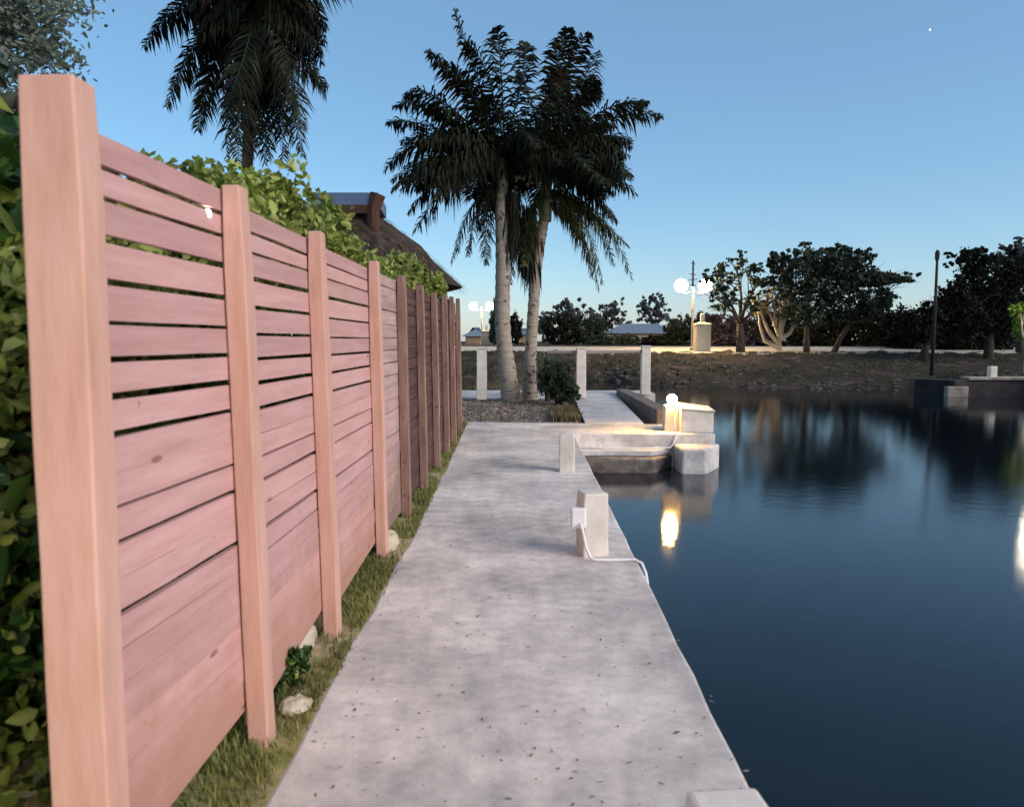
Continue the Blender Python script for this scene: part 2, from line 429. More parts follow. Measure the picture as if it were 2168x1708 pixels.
def slab(name, m, poly, z0, z1, edge=.0, bevel=.012):
    n = len(poly); b = MB()
    b.add([(x, y, z0) for x, y in poly] + [(x, y, z1) for x, y in poly],
          [tuple(range(n))[::-1], tuple(range(n, 2 * n))] + [(i, (i + 1) % n, (i + 1) % n + n, i + n) for i in range(n)])
    return tag(b.build(name, m, bevel=bevel), kind='structure')
def ragged(p, q, step=.35, amp=.006):
    p, q = Vector(p), Vector(q); n = max(1, int((q - p).length / step)); d = (q - p).normalized(); nrm = Vector((-d.y, d.x))
    return [tuple(p + (q - p) * i / n + nrm * random.uniform(-amp, amp) * (0 < i)) for i in range(n)]
# main walk, turning into the front of the dock
slab('path', M['path'], ragged((.80, -4), (.84, 12.62)) + ragged((.84, 12.62), (3.28, 12.62)) + ragged((3.28, 12.62), (3.30, 14.45))
     + [(-1.16, 14.45)] + ragged((-1.16, 14.45), (-.93, 6), amp=.02) + ragged((-.93, 6), (-.90, -4), amp=.02), -1.4, 0, bevel=.02)
slab('dock_deck', M['dock'], ragged((1.18, 14.46), (2.72, 14.46)) + [(2.72, 22), (1.42, 22)], -1.4, -.006)
slab('seawall_cap', M['dock'], ragged((-2.6, 20.4), (1.38, 20.4)) + [(1.40, 22.01)] + ragged((3.9, 22.01), (3.9, 23.4)) + ragged((3.9, 23.4), (-2.6, 23.4)), -1.4, .03)
slab('seawall_ledge', M['wet'], [(.86, 12.02)] + ragged((.86, 12.02), (2.55, 12.02), amp=.03) + [(2.55, 12.61), (.86, 12.61)], -1.4, -.34, bevel=.04)
slab('seawall_ledge', M['dock'], ragged((2.56, 11.92), (3.36, 11.92), amp=.02) + [(3.36, 12.61), (2.56, 12.61)], -1.4, -.16, bevel=.04)
slab('seawall_ledge', M['dock'], ragged((.86, 12.28), (2.55, 12.28), amp=.03) + [(2.55, 12.61), (.86, 12.61)], -.339, -.24, bevel=.02)
slab('mulch_bed', M['mulch'], [(-3.5, 14.46), (1.0, 14.46), (1.12, 14.9), (1.12, 20.39), (-3.5, 20.39)], -.3, -.015)
slab('verge', M['verge'], ragged((-.84, -4), (-.84, 6)) + ragged((-.86, 6), (-1.10, 14.45)) + [(-3.2, 14.45), (-3.2, -4)], -.3, -.006)
# far road and pavement
rd = MB(); rx_ = [-90, -40, -20, -8, 2, 14, 26, 60, 120]; ry_ = [45.5, 45.3, 45.2, 45.0, 44.4, 43.8, 44.6, 45, 45]
for x, y in zip(rx_, ry_):
    for yy in (y, y + .15, y + 5, 55.5): rd.v.append((x, yy, .80 + .028 * (yy - 43) + (.04 if yy > y else -.1)))
for i in range(len(rx_) - 1):
    for k in range(3): rd.f.append((i * 4 + k, i * 4 + 4 + k, i * 4 + 5 + k, i * 4 + 1 + k))
tag(rd.build('road', M['road']), kind='structure')
slab('far_seawall', M['wall_dark'], [(16.0, 30.4), (16.9, 29.1), (60, 28.6), (60, 29.6), (17.2, 30.1), (16.2, 31.2)], -1.4, .06, bevel=.04)
slab('far_seawall_cap', M['stained'], ragged((17.4, 29.02), (34, 28.6), step=.8, amp=.02) + [(34, 29.5), (17.6, 30.0)], .064, .18, bevel=.03)
#slab('gravel_strip', M['road'], [(2.5, 42.2), (6.0, 42.0), (6.2, 42.9), (2.5, 43.2)], -.5, .55 - .28, bevel=0)

# ---------------------------------------------------------------- fence
TILT = .012
def fx(base, z): return base - TILT * z
fence = empty('slat_fence', (-1.13, 1.7, 0), 'long pink horizontal slat fence with peach posts beside the concrete path', 'fence')
spc = 1.05
ys = [1.71, 2.76, 3.84, 5.32, 6.55, 7.8, 9.1, 10.35, 11.5, 12.7]
topz = [2.21, 2.18, 2.17, 2.175, 2.18, 2.19, 2.20, 2.25, 2.29, 2.33]
gaps = {2.12: .013, 2.015: .011, 1.905: .019, 1.785: .014, 1.67: .012, 1.565: .014, 1.46: .018, 1.35: .018, 1.24: .003, 1.14: .010, 1.035: .014, .93: .001, .826: .018, .72: .004, .615: 0}
gl = sorted(gaps.items())[:-1] + [(2.10, .013)]
drift = lambda y: -.022 * (y - ys[0]) * .12
PX0 = []; PTL = []
for i, y in enumerate(ys):
    b = MB(); h = topz[i]; x0 = [-1.180, -1.098, -1.095, -1.11][i] if i < 4 else -1.125 - .012 * (i - 4); wd = .078 if i else .142; tl = [-.004, .018, .020, .014][i] if i < 4 else TILT
    PX0.append(x0); PTL.append(tl)
    vs = []
    nseg = 9
    for k in range(nseg):
        z = -.1 + (h + .1) * k / (nseg - 1)
        j = lambda: random.uniform(-.0025, .0025)
        t = .006 if k == nseg - 1 else 0
        X0 = x0 - tl * z
        vs += [(X0 + t + j(), y + t + j(), z), (X0 + wd - t + j(), y + t + j(), z), (X0 + wd - t + j(), y + .10 - t + j(), z), (X0 + t + j(), y + .10 - t + j(), z)]
    fs = [(3, 2, 1, 0), tuple(range(4 * nseg - 4, 4 * nseg))]
    for k in range(nseg - 1):
        for q in range(4):
            fs.append((k * 4 + q, k * 4 + (q + 1) % 4, k * 4 + 4 + (q + 1) % 4, k * 4 + 4 + q))
    b.add(vs, fs); po = b.build('post', M['post'] if i < 4 else M['post_brown'], fence, bevel=.006)
    if i == 4: po['label'] = 'dull brownish far fence post'
for i in range(len(ys) - 1):
    b = MB(); ya = ys[i] + (.075 if i == 0 else .05); yb_ = ys[i + 1] + .045
    base = [-1.150, -1.110, -1.112][i] if i < 3 else -1.125 - .012 * max(0, i - 4)
    ht = topz[i] - .045 if i else 2.165
    zs = [.06]
    z = .06
    zlist = [.06, .165, .27, .375, .49] + [k for k, _ in gl]
    zlist = [zz + (ht - 2.19) * zz / 2.2 for zz in zlist] + [ht]
    ws = [0.0] * 5 + [v for _, v in gl]
    for k in range(len(zlist) - 1):
        ga = 0 if k == 0 else (ws[k] if k < len(ws) else .01)
        gb = 0 if k + 1 >= len(zlist) - 1 else (ws[k + 1] if k + 1 < len(ws) else .01)
        thin = (1.0 if i < 2 else (.75 if i == 2 else .4))
        rj = [random.uniform(-.2, .15) for _ in range(4)]
        def Gz(gw, s): return gw * .62 * thin * (1 + s)
        za0 = zlist[k] + Gz(ga, rj[0]); za1 = zlist[k] + Gz(ga, rj[1]) + random.uniform(-.002, .002)
        zb0 = zlist[k + 1] - Gz(gb, rj[2]); zb1 = zlist[k + 1] - Gz(gb, rj[3]) + random.uniform(-.002, .002)
        if k == 0 and i in (0, 1, 2): za1 += .09 if i < 2 else .05
        ox = random.uniform(-.0015, .0015); t = .022
        y0 = ya + (random.uniform(-.006, .006) if i == 0 else 0)
        n = 5
        vs = []
        for q in range(n):
            s = q / (n - 1); yy = y0 + (yb_ - y0) * s
            a = za0 + (za1 - za0) * s + random.uniform(-.0012, .0012); c = zb0 + (zb1 - zb0) * s + random.uniform(-.0012, .0012)
            wob = random.uniform(-.002, .002)
            fa = lambda z: (PX0[i] - PTL[i] * z) * (1 - s) + (PX0[i + 1] - PTL[i + 1] * z) * s - .005
            vs += [(fa(a) + ox + wob, yy, a), (fa(c) + ox + wob, yy, c), (fa(c) - t + ox, yy, c), (fa(a) - t + ox, yy, a)]
        fs = [(0, 1, 2, 3), (4 * n - 1, 4 * n - 2, 4 * n - 3, 4 * n - 4)]
        for q in range(n - 1):
            for e in range(4):
                fs.append((q * 4 + e, (q + 1) * 4 + e, (q + 1) * 4 + (e + 1) % 4, q * 4 + (e + 1) % 4))
        b.add(vs, fs)
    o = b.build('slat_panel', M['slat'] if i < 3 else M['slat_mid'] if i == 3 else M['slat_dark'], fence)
    if i == 4: o['label'] = 'dark brown far slat panel'
# small light clipped into the fence gap
lp = at(443, 457, 2.72)
fl = empty('fence_light', (lp.x, 2.68, lp.z), 'tiny glowing white light in the top slat gap beside the second fence post', 'light')
MB().sphere((0, 0, 0), 1, 14, 8).build('lens', M['led'], None)
ln = bpy.data.objects['lens']; ln.parent = fl; ln.scale = (.010, .018, .016); ln.location = (.012, 0, 0)
MB().box((-.012, -.014, -.012), (0.004, .014, .012)).build('housing', M['pvc'], None, bevel=.004)
ob = bpy.data.objects['housing']; ob.parent = fl

# ---------------------------------------------------------------- bollards
def bollard_mesh(wd, h):
    b = MB(); n = 7; vs = []
    for k in range(n):
        z = h * k / (n - 1) - (.01 if k == 0 else 0); q = wd / 2 * (1.0 - .03 * k / n) - (.0 if k < n - 1 else .004)
        for sx, sy in ((-1, -1), (1, -1), (1, 1), (-1, 1)):
            vs.append((sx * q + random.uniform(-.004, .004), sy * q + random.uniform(-.004, .004), z))
    fs = [(3, 2, 1, 0), tuple(range(4 * n - 4, 4 * n))]
    for k in range(n - 1):
        for q in range(4): fs.append((k * 4 + q, k * 4 + (q + 1) % 4, k * 4 + 4 + (q + 1) % 4, k * 4 + 4 + q))
    return b.add(vs, fs)
def bollard(x, y, wd, h, rz, label):
    e = empty('bollard', (x, y, 0), label, 'bollard', 'white masonry bollards along the canal edge')
    e.rotation_euler.z = rz
    s = bollard_mesh(wd, h).build('shaft', M['white_paint'], None, bevel=.014); s.parent = e
    return e
b1 = bollard(.505, 1.68, .20, .475, R(6), 'white bollard nearest the camera, only its top showing at the bottom edge')
b2 = bollard(.505, 5.44, .20, .475, R(14), 'square white bollard at the canal edge with a grey-white outlet box and conduit')
b3 = bollard(.515, 8.98, .19, .45, R(-4), 'plain square white bollard standing on the path just before the dock')
# outlet box and conduit on b2 (conduit runs over the edge)
bx = MB().box((-.055, -.03, -.075), (.055, .03, .075)).build('outlet_box', M['pvc'], None, bevel=.008)
bx.parent = b2; bx.location = (-.135, -.075, .30); bx.rotation_euler.z = R(-14)
MB().box((-.046, -.036, -.064), (.046, -.0305, .064)).build('cover', M['pvc'], None, bevel=.003).parent = bx
pts = [onz(1241, 1105, .27), onz(1247, 1130, .2), onz(1257, 1165, .06), onz(1268, 1182, .016), onz(1290, 1187, .014), onz(1325, 1184, .014), onz(1342, 1186, .012)]
pts = [Vector((.405, 5.28, .27)), Vector((.42, 5.28, .22)), Vector((.445, 5.26, .10)), Vector((.475, 5.235, .03)), Vector((.51, 5.225, .014)), Vector((.60, 5.225, .014)), Vector((.70, 5.23, .014)), Vector((.80, 5.235, .014)), Vector((.845, 5.2, .0)), Vector((.862, 5.12, -.05)), Vector((.865, 5.02, -.14)), Vector((.865, 5.0, -.60))]
cd = MB().tube(pts, .0105, 10).build('conduit', M['pvc'], None, smooth=True)
tag(cd, 'thin white conduit bending from the bollard outlet box over the dock edge', 'conduit')

# lamp bollard on the dock with box
lb = empty('pier_lamp', (2.60, 13.1, 0), 'lit warm pier lamp on a cream bollard at the canal end of the dock', 'lamp')
s_ = bollard_mesh(.24, .46).build('shaft', M['white_paint'], None, bevel=.012); s_.parent = lb
MB().tube([(0, -.10, .455), (0, -.10, .50)], .035, 10).build('lamp_holder', M['iron'], None).parent = lb
MB().sphere((0, 0, .0), .085, 18, 10).build('bulb', M['bulb'], None, smooth=True).parent = lb
bpy.data.objects['bulb'].location = (0, -.10, .575)
hd = MB().tube([(0, -.10, .655), (0, -.10, .68)], [.05, .02], 14).build('cap', M['iron'], None); hd.parent = lb
db = empty('dock_box', (3.0, 13.05, 0), 'cream painted box with sloping lid beside the lit pier lamp', 'box')
b_ = MB().add([(-.27, -.22, 0), (.30, -.22, 0), (.30, .24, 0), (-.27, .24, 0), (-.27, -.22, .40), (.30, -.22, .36), (.30, .24, .40), (-.27, .24, .47)],
    [(3, 2, 1, 0), (0, 1, 5, 4), (1, 2, 6, 5), (2, 3, 7, 6), (3, 0, 4, 7), (4, 5, 6, 7)]).build('body', M['white_paint'], None, bevel=.012); b_.parent = db
l_ = MB().add([(-.275, -.245, .402), (.32, -.245, .362), (.32, .26, .402), (-.275, .26, .472), (-.275, -.245, .43), (.32, -.245, .39), (.32, .26, .43), (-.275, .26, .50)],
    [(3, 2, 1, 0), (0, 1, 5, 4), (1, 2, 6, 5), (2, 3, 7, 6), (3, 0, 4, 7), (4, 5, 6, 7)]).build('lid', M['white_paint'], None, bevel=.008); l_.parent = db
cd2 = MB().tube([(2.60, 12.74, .30), (2.60, 12.70, .1), (2.60, 12.63, .012), (2.60, 12.595, -.02), (2.56, 12.585, -.17), (2.48, 12.50, -.222), (2.0, 12.46, -.225), (1.4, 12.44, -.225), (.92, 12.46, -.225)], .013, 8)
tag(cd2.build('conduit', M['pvc'], None, smooth=True), 'long white conduit lying along the seawall ledge below the lamp', 'conduit')
# low brown-sided wall along the deck
lw = MB().box((2.73, 15.2, -.3), (3.08, 22.0, .17))
tag(lw.build('low_wall', M['kerb_face'], bevel=.02), 'low brown stained wall running away along the right side of the deck', 'wall')

# tall square posts with rail
def tall_post(px, py, wd, h, label):
    p = onz(px, py, .03)
    e = empty('dock_post', (p.x, p.y, .03), label, 'post', 'tall square white posts at the back of the dock')
    s = bollard_mesh(wd, h).build('shaft', M['white_paint'], None, bevel=.015); s.parent = e
    cp = MB().box((-wd / 2 - .012, -wd / 2 - .012, h + .001), (wd / 2 + .012, wd / 2 + .012, h + .035)).build('cap', M['white_paint'], None, bevel=.01); cp.parent = e
    return p
p1 = tall_post(1020, 845, .27, 1.36, 'tall square white post left of the two palm trunks')
p2 = tall_post(1229, 841, .27, 1.36, 'tall square white post between the dark bush and the deck')
p3 = tall_post(1365, 834, .27, 1.40, 'tall square white post on the right, nearest the open water')
rb = MB().box((p2.x - .95, p2.y + .04, 1.20), (p2.x - .136, p2.y + .13, 1.30)).box((p2.x + .136, p2.y + .04, 1.20), (p3.x - .136, p2.y + .13, 1.30))
rb = MB()
rb.tube([(p2.x - .95, p2.y + .02, 1.29), (p2.x - .13, p2.y + .02, 1.285)], .05, 8).tube([(p2.x + .13, p2.y + .02, 1.285), (p3.x - .13, p3.y, 1.29)], .05, 8)
tag(rb.build('handrail', M['wet_rail']), 'dull grey horizontal rail joining the two right-hand tall white posts', 'rail')

# ---------------------------------------------------------------- street lamps
def street_lamp(x, y, z0, h, r, dx, label, gm, phi=0, light=True):
    e = empty('street_lamp', (x, y, z0), label, 'street lamp', 'double globe street lamps')
    e.rotation_euler.z = phi
    MB().tube([(0, 0, 0), (0, 0, .25), (0, 0, .3), (0, 0, h - .1)], [.16, .14, .08, .055], 10).build('pole', M['iron'], None, smooth=False).parent = e
    for sx in (-1, 1):
        MB().tube([(0, 0, h - .35), (sx * dx * .6, 0, h - .5), (sx * dx, 0, h - .42), (sx * dx, 0, h - r - .0)], .03, 8).build('arm', M['iron'], None, smooth=True).parent = e
        g_ = MB().sphere((0, 0, 0), r, 18, 12).build('globe', gm, None, smooth=True); g_.parent = e; g_.location = (sx * dx, 0, h)
        MB().tube([(sx * dx, 0, h - r - .06), (sx * dx, 0, h - r + .03)], [.07, .09], 10).build('globe_holder', M['iron'], None).parent = e
    return e
def lamp_at(px, gy_, Y, r, dxpx, z0, label, gm, phi=0):
    q = at(px, gy_, Y)
    return street_lamp(q.x, Y, z0, q.z - z0, r, dxpx / F_PX * Y / max(.2, math.cos(phi)), label, gm, phi)
lamp_at(1019, 648, 76, .42, 17, 1.2, 'street lamp with two lit globes far left, behind the palm trunks', M['globe'])
lamp_at(1467, 605, 48, .43, 25, .92, 'street lamp with two lit globes beside the cream pillar on the far road', M['globe'])
lamp_at(2234, 545, 28.6, .24, 13, .1, 'street lamp just off the right edge lighting the bright green tree', M['globe_side'])
street_lamp(.35, -3.6, 0, 3.9, .17, .36, 'unseen street lamp added behind the camera to light the near fence and path', M['globe_added'], R(20))  # unseen lamp, added to warm the near fence and path

# pillars by the road
def pillar(px, pyb, pyt, wpx, Y, label):
    p = at(px, pyb, Y); t = at(px, pyt, Y); wd = wpx / F_PX * Y
    h = t.z - .90
    e = empty('gate_pillar', (p.x, Y, .90), label, 'pillar', 'cream pillars by the far road')
    hw = wd / 2
    MB().box((-hw, -hw, 0), (hw, hw, h * .70)).build('body', M['cream_wall'], None, bevel=.02).parent = e
    b = MB(); o_ = hw + .05; z1 = h * .70 + .001; z2 = h * .79
    b.add([(-o_, -o_, z1), (o_, -o_, z1), (o_, o_, z1), (-o_, o_, z1), (-o_, -o_, z1 + .06), (o_, -o_, z1 + .06), (o_, o_, z1 + .06), (-o_, o_, z1 + .06), (0, 0, z2 + .05)],
          [(3, 2, 1, 0), (0, 1, 5, 4), (1, 2, 6, 5), (2, 3, 7, 6), (3, 0, 4, 7), (4, 5, 8), (5, 6, 8), (6, 7, 8), (7, 4, 8)]).build('cap', M['cream_wall'], None).parent = e
    MB().box((-.12, -.12, z2 - .05), (.12, .12, h)).build('finial', M['white_paint'], None, bevel=.02).parent = e
pillar(1485, 741, 664, 30, 47.2, 'cream pillar with pointed cap next to the lamp on the far road')
pillar(1030, 733, 688, 22, 73, 'small cream pillar under the far left double globe lamp')

# utility poles
def upole(px, pyb, pyt, Y, z0, r, label, kind=0):
    t = at(px, pyt, Y); x = t.x
    e = empty('utility_pole', (x, Y, z0), label, 'pole', 'tall thin poles')
    h = t.z - z0
    MB().tube([(0, 0, 0), (.02, 0, h * .5), (0, 0, h)], [r, r * .85, r * .6], 8).build('shaft', M['pole'], None, smooth=True).parent = e
    b = MB()
    if kind == 0:
        for k in range(5):
            z = h * (.72 + .06 * k); a = random.uniform(0, 6)
            MB().tube([(-.35 * math.cos(a), -.1, z), (.35 * math.cos(a), .1, z + .1)], .03, 5).build('step', M['pole'], None).parent = e
    else:
        b.tube([(0, 0, h - .45), (0, 0, h - .3), (0, 0, h - .05), (0, 0, h + .06)], [.06, .10, .10, .04], 8)
        b.build('cap', M['pole'], None).parent = e
upole(1467, 740, 552, 56, .95, .10, 'thin dark pole with short steps rising behind the right street lamp')
upole(1984, 785, 532, 34, 0, .085, 'tall dark pole with a capped top standing near the right bank', 1)
# small white bollard on the right bank
q = onz(1999, 790, .18)
bb = empty('bollard', (q.x, 29.5, .18), 'small white bollard alone on the far right seawall', 'bollard')
bollard_mesh(.26, .42).build('shaft', M['white_paint'], None, bevel=.01).parent = bb
q = at(2035, 822, 28.7)
slab('seawall_patch', M['stained'], [(q.x - .4, 28.93), (q.x + .4, 28.9), (q.x + .4, 29.2), (q.x - .4, 29.2)], -1.2, -.18, bevel=.03)

# ---------------------------------------------------------------- palms
def bez(p0, p1, p2, n):
    return [p0 * (1 - t) ** 2 + p1 * 2 * t * (1 - t) + p2 * t * t for t in [i / (n - 1) for i in range(n)]]
def frond(parent, p0, p1, p2, leaf=.55, n=80, m=None, hang=.6, width=.05, keep=1.0, side=1.0):
    """one pinnate leaf: curved stem with drooping pointed leaflets on both sides"""
    b = MB(); pts = bez(p0, p1, p2, n)
    b.tube(pts[::4] + [pts[-1]], [max(.006, .03 * (1 - i / (n / 4 + 1))) for i in range(len(pts[::4]) + 1)], 5)
    down = Vector((0, 0, -1))
    for i in range(3, n):
        t = i / (n - 1); p = pts[i]
        tg = (pts[min(i + 1, n - 1)] - pts[i - 1]).normalized()
        sv = tg.cross(down)
        if sv.length < .15: sv = Vector((random.uniform(-1, 1), random.uniform(-1, 1), 0))
        sv.normalize()
        L = leaf * (math.sin(math.pi * min(1, .12 + t * .86)) ** .6) * random.uniform(.8, 1.15)
        for s in (-1, 1):
            if random.random() > keep: continue
            d = (sv * s * side * random.uniform(.6, 1.1) + tg * random.uniform(.3, .75) + sv.cross(tg) * random.uniform(-.55, .55)).normalized()
            a = p + down * 0
            mid = a + d * L * .5 + down * L * hang * .18
            end = a + d * L * .85 + down * L * hang * random.uniform(.5, .95)
            wv = tg * width * random.uniform(.35, .6)
            k = len(b.v)
            b.v.extend([tuple(a - wv * .5), tuple(a + wv * .5), tuple(mid + wv), tuple(mid - wv), tuple(end)])
            b.f.extend([(k, k + 1, k + 2, k + 3), (k + 3, k + 2, k + 4)])
    return b.build('frond', m or M['frond'], parent)
def palm_trunk(parent, pts, rad, m, rings=True):
    P = []; Rr = []
    pts = [Vector(p) for p in pts]
    n = 60
    for i in range(n):
        t = i / (n - 1) * (len(pts) - 1); k = min(int(t), len(pts) - 2); f = t - k
        a = pts[max(k - 1, 0)]; b_ = pts[k]; c = pts[k + 1]; d = pts[min(k + 2, len(pts) - 1)]
        p = b_ + (c - a) * .5 * f + (a * 2 - b_ * 5 + c * 4 - d) * .5 * f * f + (b_ * 3 - a - c * 3 + d) * .5 * f ** 3
        r = rad[k] * (1 - f) + rad[k + 1] * f
        P.append(p); Rr.append(r * (1 + (.05 if i % 2 else -.03) + random.uniform(-.02, .02)))
    return MB().tube(P, Rr, 14).build('trunk', m, parent, smooth=True)

# the twin palms at the end of the walk ------------------------------------------
YA, YB = 18.9, 19.1
pa = onz(1084, 850, -.02)
palmA = empty('palm_tree', (pa.x, pa.y, 0), 'left one of the two pale-trunked palms at the end of the walk, taller crown', 'palm tree', 'twin palms at the end of the walk')
YA = pa.y
tr = [at(1084, 852, YA), at(1076, 800, YA), at(1064, 690, YA), at(1064, 560, YA), at(1062, 430, YA), at(1062, 380, YA)]
palm_trunk(palmA, tr, [.31, .23, .20, .19, .17, .12], M['bark_pale'])
pb = onz(1120, 846, -.02); YB = pb.y
palmB = empty('palm_tree', (pb.x, pb.y, 0), 'right one of the two pale-trunked palms, with the lower drooping crown beside open sky', 'palm tree', 'twin palms at the end of the walk')
tr = [at(1121, 849, YB), at(1121, 790, YB), at(1127, 680, YB), at(1136, 560, YB), at(1150, 470, YB), at(1154, 430, YB)]
palm_trunk(palmB, tr, [.25, .17, .155, .15, .14, .10], M['bark_pale'])
def fan(parent, c, Y, specs, leaf, m=None, n=84, dmax=1.4, width=.05, hang=.6, side=1.0):
    for (mx_, my_, tx, ty) in specs:
        dy = random.uniform(-dmax, dmax)
        p0 = at(c[0] + random.uniform(-8, 8), c[1] + random.uniform(-8, 8), Y)
        p2 = at(tx, ty, Y + dy); p1 = at(mx_, my_, Y + dy * .6)
        frond(parent, p0, p1, p2, leaf, n, m, width=width, hang=hang, side=side)
# crown A (centre 1062,345)
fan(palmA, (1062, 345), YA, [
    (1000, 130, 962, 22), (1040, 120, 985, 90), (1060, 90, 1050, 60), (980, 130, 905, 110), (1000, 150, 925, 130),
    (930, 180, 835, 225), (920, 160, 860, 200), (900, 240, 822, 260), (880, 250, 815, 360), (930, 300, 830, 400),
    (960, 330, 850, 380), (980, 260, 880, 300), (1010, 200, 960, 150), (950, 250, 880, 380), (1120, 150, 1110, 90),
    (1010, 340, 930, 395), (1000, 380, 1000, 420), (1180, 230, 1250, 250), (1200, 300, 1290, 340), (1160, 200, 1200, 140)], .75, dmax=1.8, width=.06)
# hanging old fronds of A
fan(palmA, (1062, 390), YA, [(990, 400, 955, 560), (1000, 420, 990, 540), (1020, 420, 1030, 560), (1090, 420, 1080, 600), (1095, 420, 1100, 540)], .45, dmax=.5, hang=.9)
# crown B (centre 1150,330)
fan(palmB, (1150, 345), YB, [
    (1190, 130, 1245, 70), (1170, 110, 1205, 60), (1230, 170, 1265, 110), (1240, 150, 1270, 200), (1220, 200, 1262, 170),
    (1290, 220, 1400, 245), (1280, 200, 1370, 215), (1270, 260, 1335, 300), (1280, 280, 1335, 380), (1250, 300, 1320, 395),
    (1240, 330, 1290, 390), (1240, 250, 1320, 330), (1200, 280, 1250, 360), (1130, 200, 1100, 150), (1100, 230, 1010, 220),
    (1190, 200, 1180, 150), (1120, 280, 1000, 330), (1230, 240, 1300, 270)], .72, dmax=1.8, width=.06)
fan(palmB, (1155, 400), YB, [(1270, 400, 1338, 590), (1250, 400, 1300, 560), (1240, 420, 1275, 600), (1210, 400, 1330, 520), (1110, 420, 1110, 560), (1100, 440, 1125, 610), (1210, 420, 1240, 520)], .56, M['frond_mid'], dmax=.6, hang=.9)
fan(palmB, (1155, 420), YB, [(1230, 430, 1268, 615), (1225, 450, 1255, 590)], .42, M['frond_dry'], dmax=.3, hang=1)
def extra(parent, c, Y, n, rx, up, dn, leaf, width=.07):
    o = at(c[0], c[1], Y)
    for k in range(n):
        a = random.uniform(0, 6.28); el = random.uniform(-.7, .5); L = rx * random.uniform(.65, 1.0)
        d = Vector((math.cos(a), math.sin(a) * .8, 0))
        p1 = o + d * L * .5 * math.cos(el * .8) + Vector((0, 0, L * (.30 + .45 * el)))
        p2 = o + d * L * math.cos(el * .5) + Vector((0, 0, L * (.65 * el - .28)))
        frond(parent, o + Vector((0, 0, .2)), p1, p2, leaf, 72, None, width=width, hang=.85)
fan(palmB, (1150, 345), YB, [(1230, 270, 1330, 330), (1240, 300, 1338, 370), (1230, 310, 1325, 400), (1220, 330, 1300, 410), (1240, 260, 1335, 310), (1210, 340, 1280, 400), (1230, 290, 1320, 350)], .75, dmax=1.0, width=.06)
fan(palmA, (1062, 345), YA, [(960, 330, 850, 400), (950, 310, 830, 380), (970, 340, 880, 400), (960, 250, 850, 300), (990, 250, 900, 230), (980, 310, 860, 350)], .72, dmax=1.0, width=.06)
extra(palmA, (1062, 340), YA, 18, 2.6, 0, 0, .72)
extra(palmB, (1150, 350), YB, 17, 2.5, 0, 0, .72)
# fruit stalks
for pal, cx_, cy_, Yc in ((palmB, 1160, 412, YB), (palmA, 1090, 385, YA)):
    b = MB()
    for k in range(18):
        c = at(cx_ + random.uniform(-22, 40), cy_ + random.uniform(-14, 30), Yc + random.uniform(-.3, .3))
        b = MB(); b.sphere(c, random.uniform(.03, .06), 7, 5)
        b.build('fruit', M['agave'], pal)
for pal, c in ((palmA, at(1062, 395, YA)), (palmB, at(1154, 430, YB))):
    MB().tube([c + Vector((0, 0, -.5)), c + Vector((0, 0, .1)), c + Vector((0, 0, .75))], [.17, .17, .07], 12).build('crownshaft', M['crownshaft'], pal, smooth=True)
# dead fibre skirts between the trunks
def skirt(pal, px, py0, py1, Y, wpx, n=260):
    b = MB()
    for k in range(n):
        a = at(px + random.gauss(0, wpx), random.uniform(py0, py0 + (py1 - py0) * .6), Y + random.uniform(-.3, .3)); L = random.uniform(.4, 1.1)
        e = a + Vector((random.uniform(-.12, .12), random.uniform(-.1, .1), -L)); wv = Vector((random.uniform(.01, .03), random.uniform(-.02, .02), 0)); k0 = len(b.v)
        b.v.extend([tuple(a - wv * .3), tuple(a + wv * .3), tuple((a + e) / 2 + wv), tuple(e), tuple((a + e) / 2 - wv)]); b.f.append((k0, k0 + 1, k0 + 2, k0 + 3, k0 + 4))
    b.build('dead_skirt', M['frond'], pal)
skirt(palmA, 1085, 400, 600, YA, 7, 200); skirt(palmB, 1118, 430, 640, YB, 10, 320)

# coconut palm behind the fence -------------------------------------------------
YC = 22
pc = at(524, 350, YC)
palmC = empty('palm_tree', (pc.x, YC, 0), 'dark coconut palm with drooping fronds behind the fence, crown cut by the top edge', 'palm tree')
palm_trunk(palmC, [Vector((pc.x - .4, YC, -.05)), Vector((pc.x - .1, YC, 2.5)), at(524, 350, YC), at(532, 180, YC), at(538, 40, YC)], [.26, .19, .16, .15, .14], M['bark_dark'])
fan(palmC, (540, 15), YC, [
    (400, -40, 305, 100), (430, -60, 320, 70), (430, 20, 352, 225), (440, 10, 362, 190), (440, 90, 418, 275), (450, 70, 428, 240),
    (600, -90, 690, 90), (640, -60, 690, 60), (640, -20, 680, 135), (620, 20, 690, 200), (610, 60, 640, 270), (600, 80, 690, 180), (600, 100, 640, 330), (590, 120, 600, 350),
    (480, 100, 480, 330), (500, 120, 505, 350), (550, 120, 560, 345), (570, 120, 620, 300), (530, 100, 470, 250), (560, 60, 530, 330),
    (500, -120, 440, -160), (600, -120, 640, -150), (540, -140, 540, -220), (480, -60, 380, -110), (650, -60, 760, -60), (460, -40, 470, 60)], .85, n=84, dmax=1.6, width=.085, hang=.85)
extra(palmC, (545, 15), YC, 22, 2.0, 0, 0, .85, .09)
skirt(palmC, 550, 60, 270, YC, 30, 600)
fan(palmC, (540, 60), YC, [(520, 150, 500, 300), (540, 150, 545, 310), (570, 140, 590, 290), (560, 140, 570, 340), (500, 160, 490, 260), (590, 130, 625, 240)], .75, M['frond'], n=52, dmax=.6, width=.085, hang=.9)
# coconuts
b = MB()
for k in range(11): b.sphere(at(545 + random.uniform(-22, 22), 48 + random.uniform(-10, 22), YC + random.uniform(-.4, .2)), .13, 10, 7)
b.build('coconut_cluster', M['bark_dark'], palmC, smooth=True)

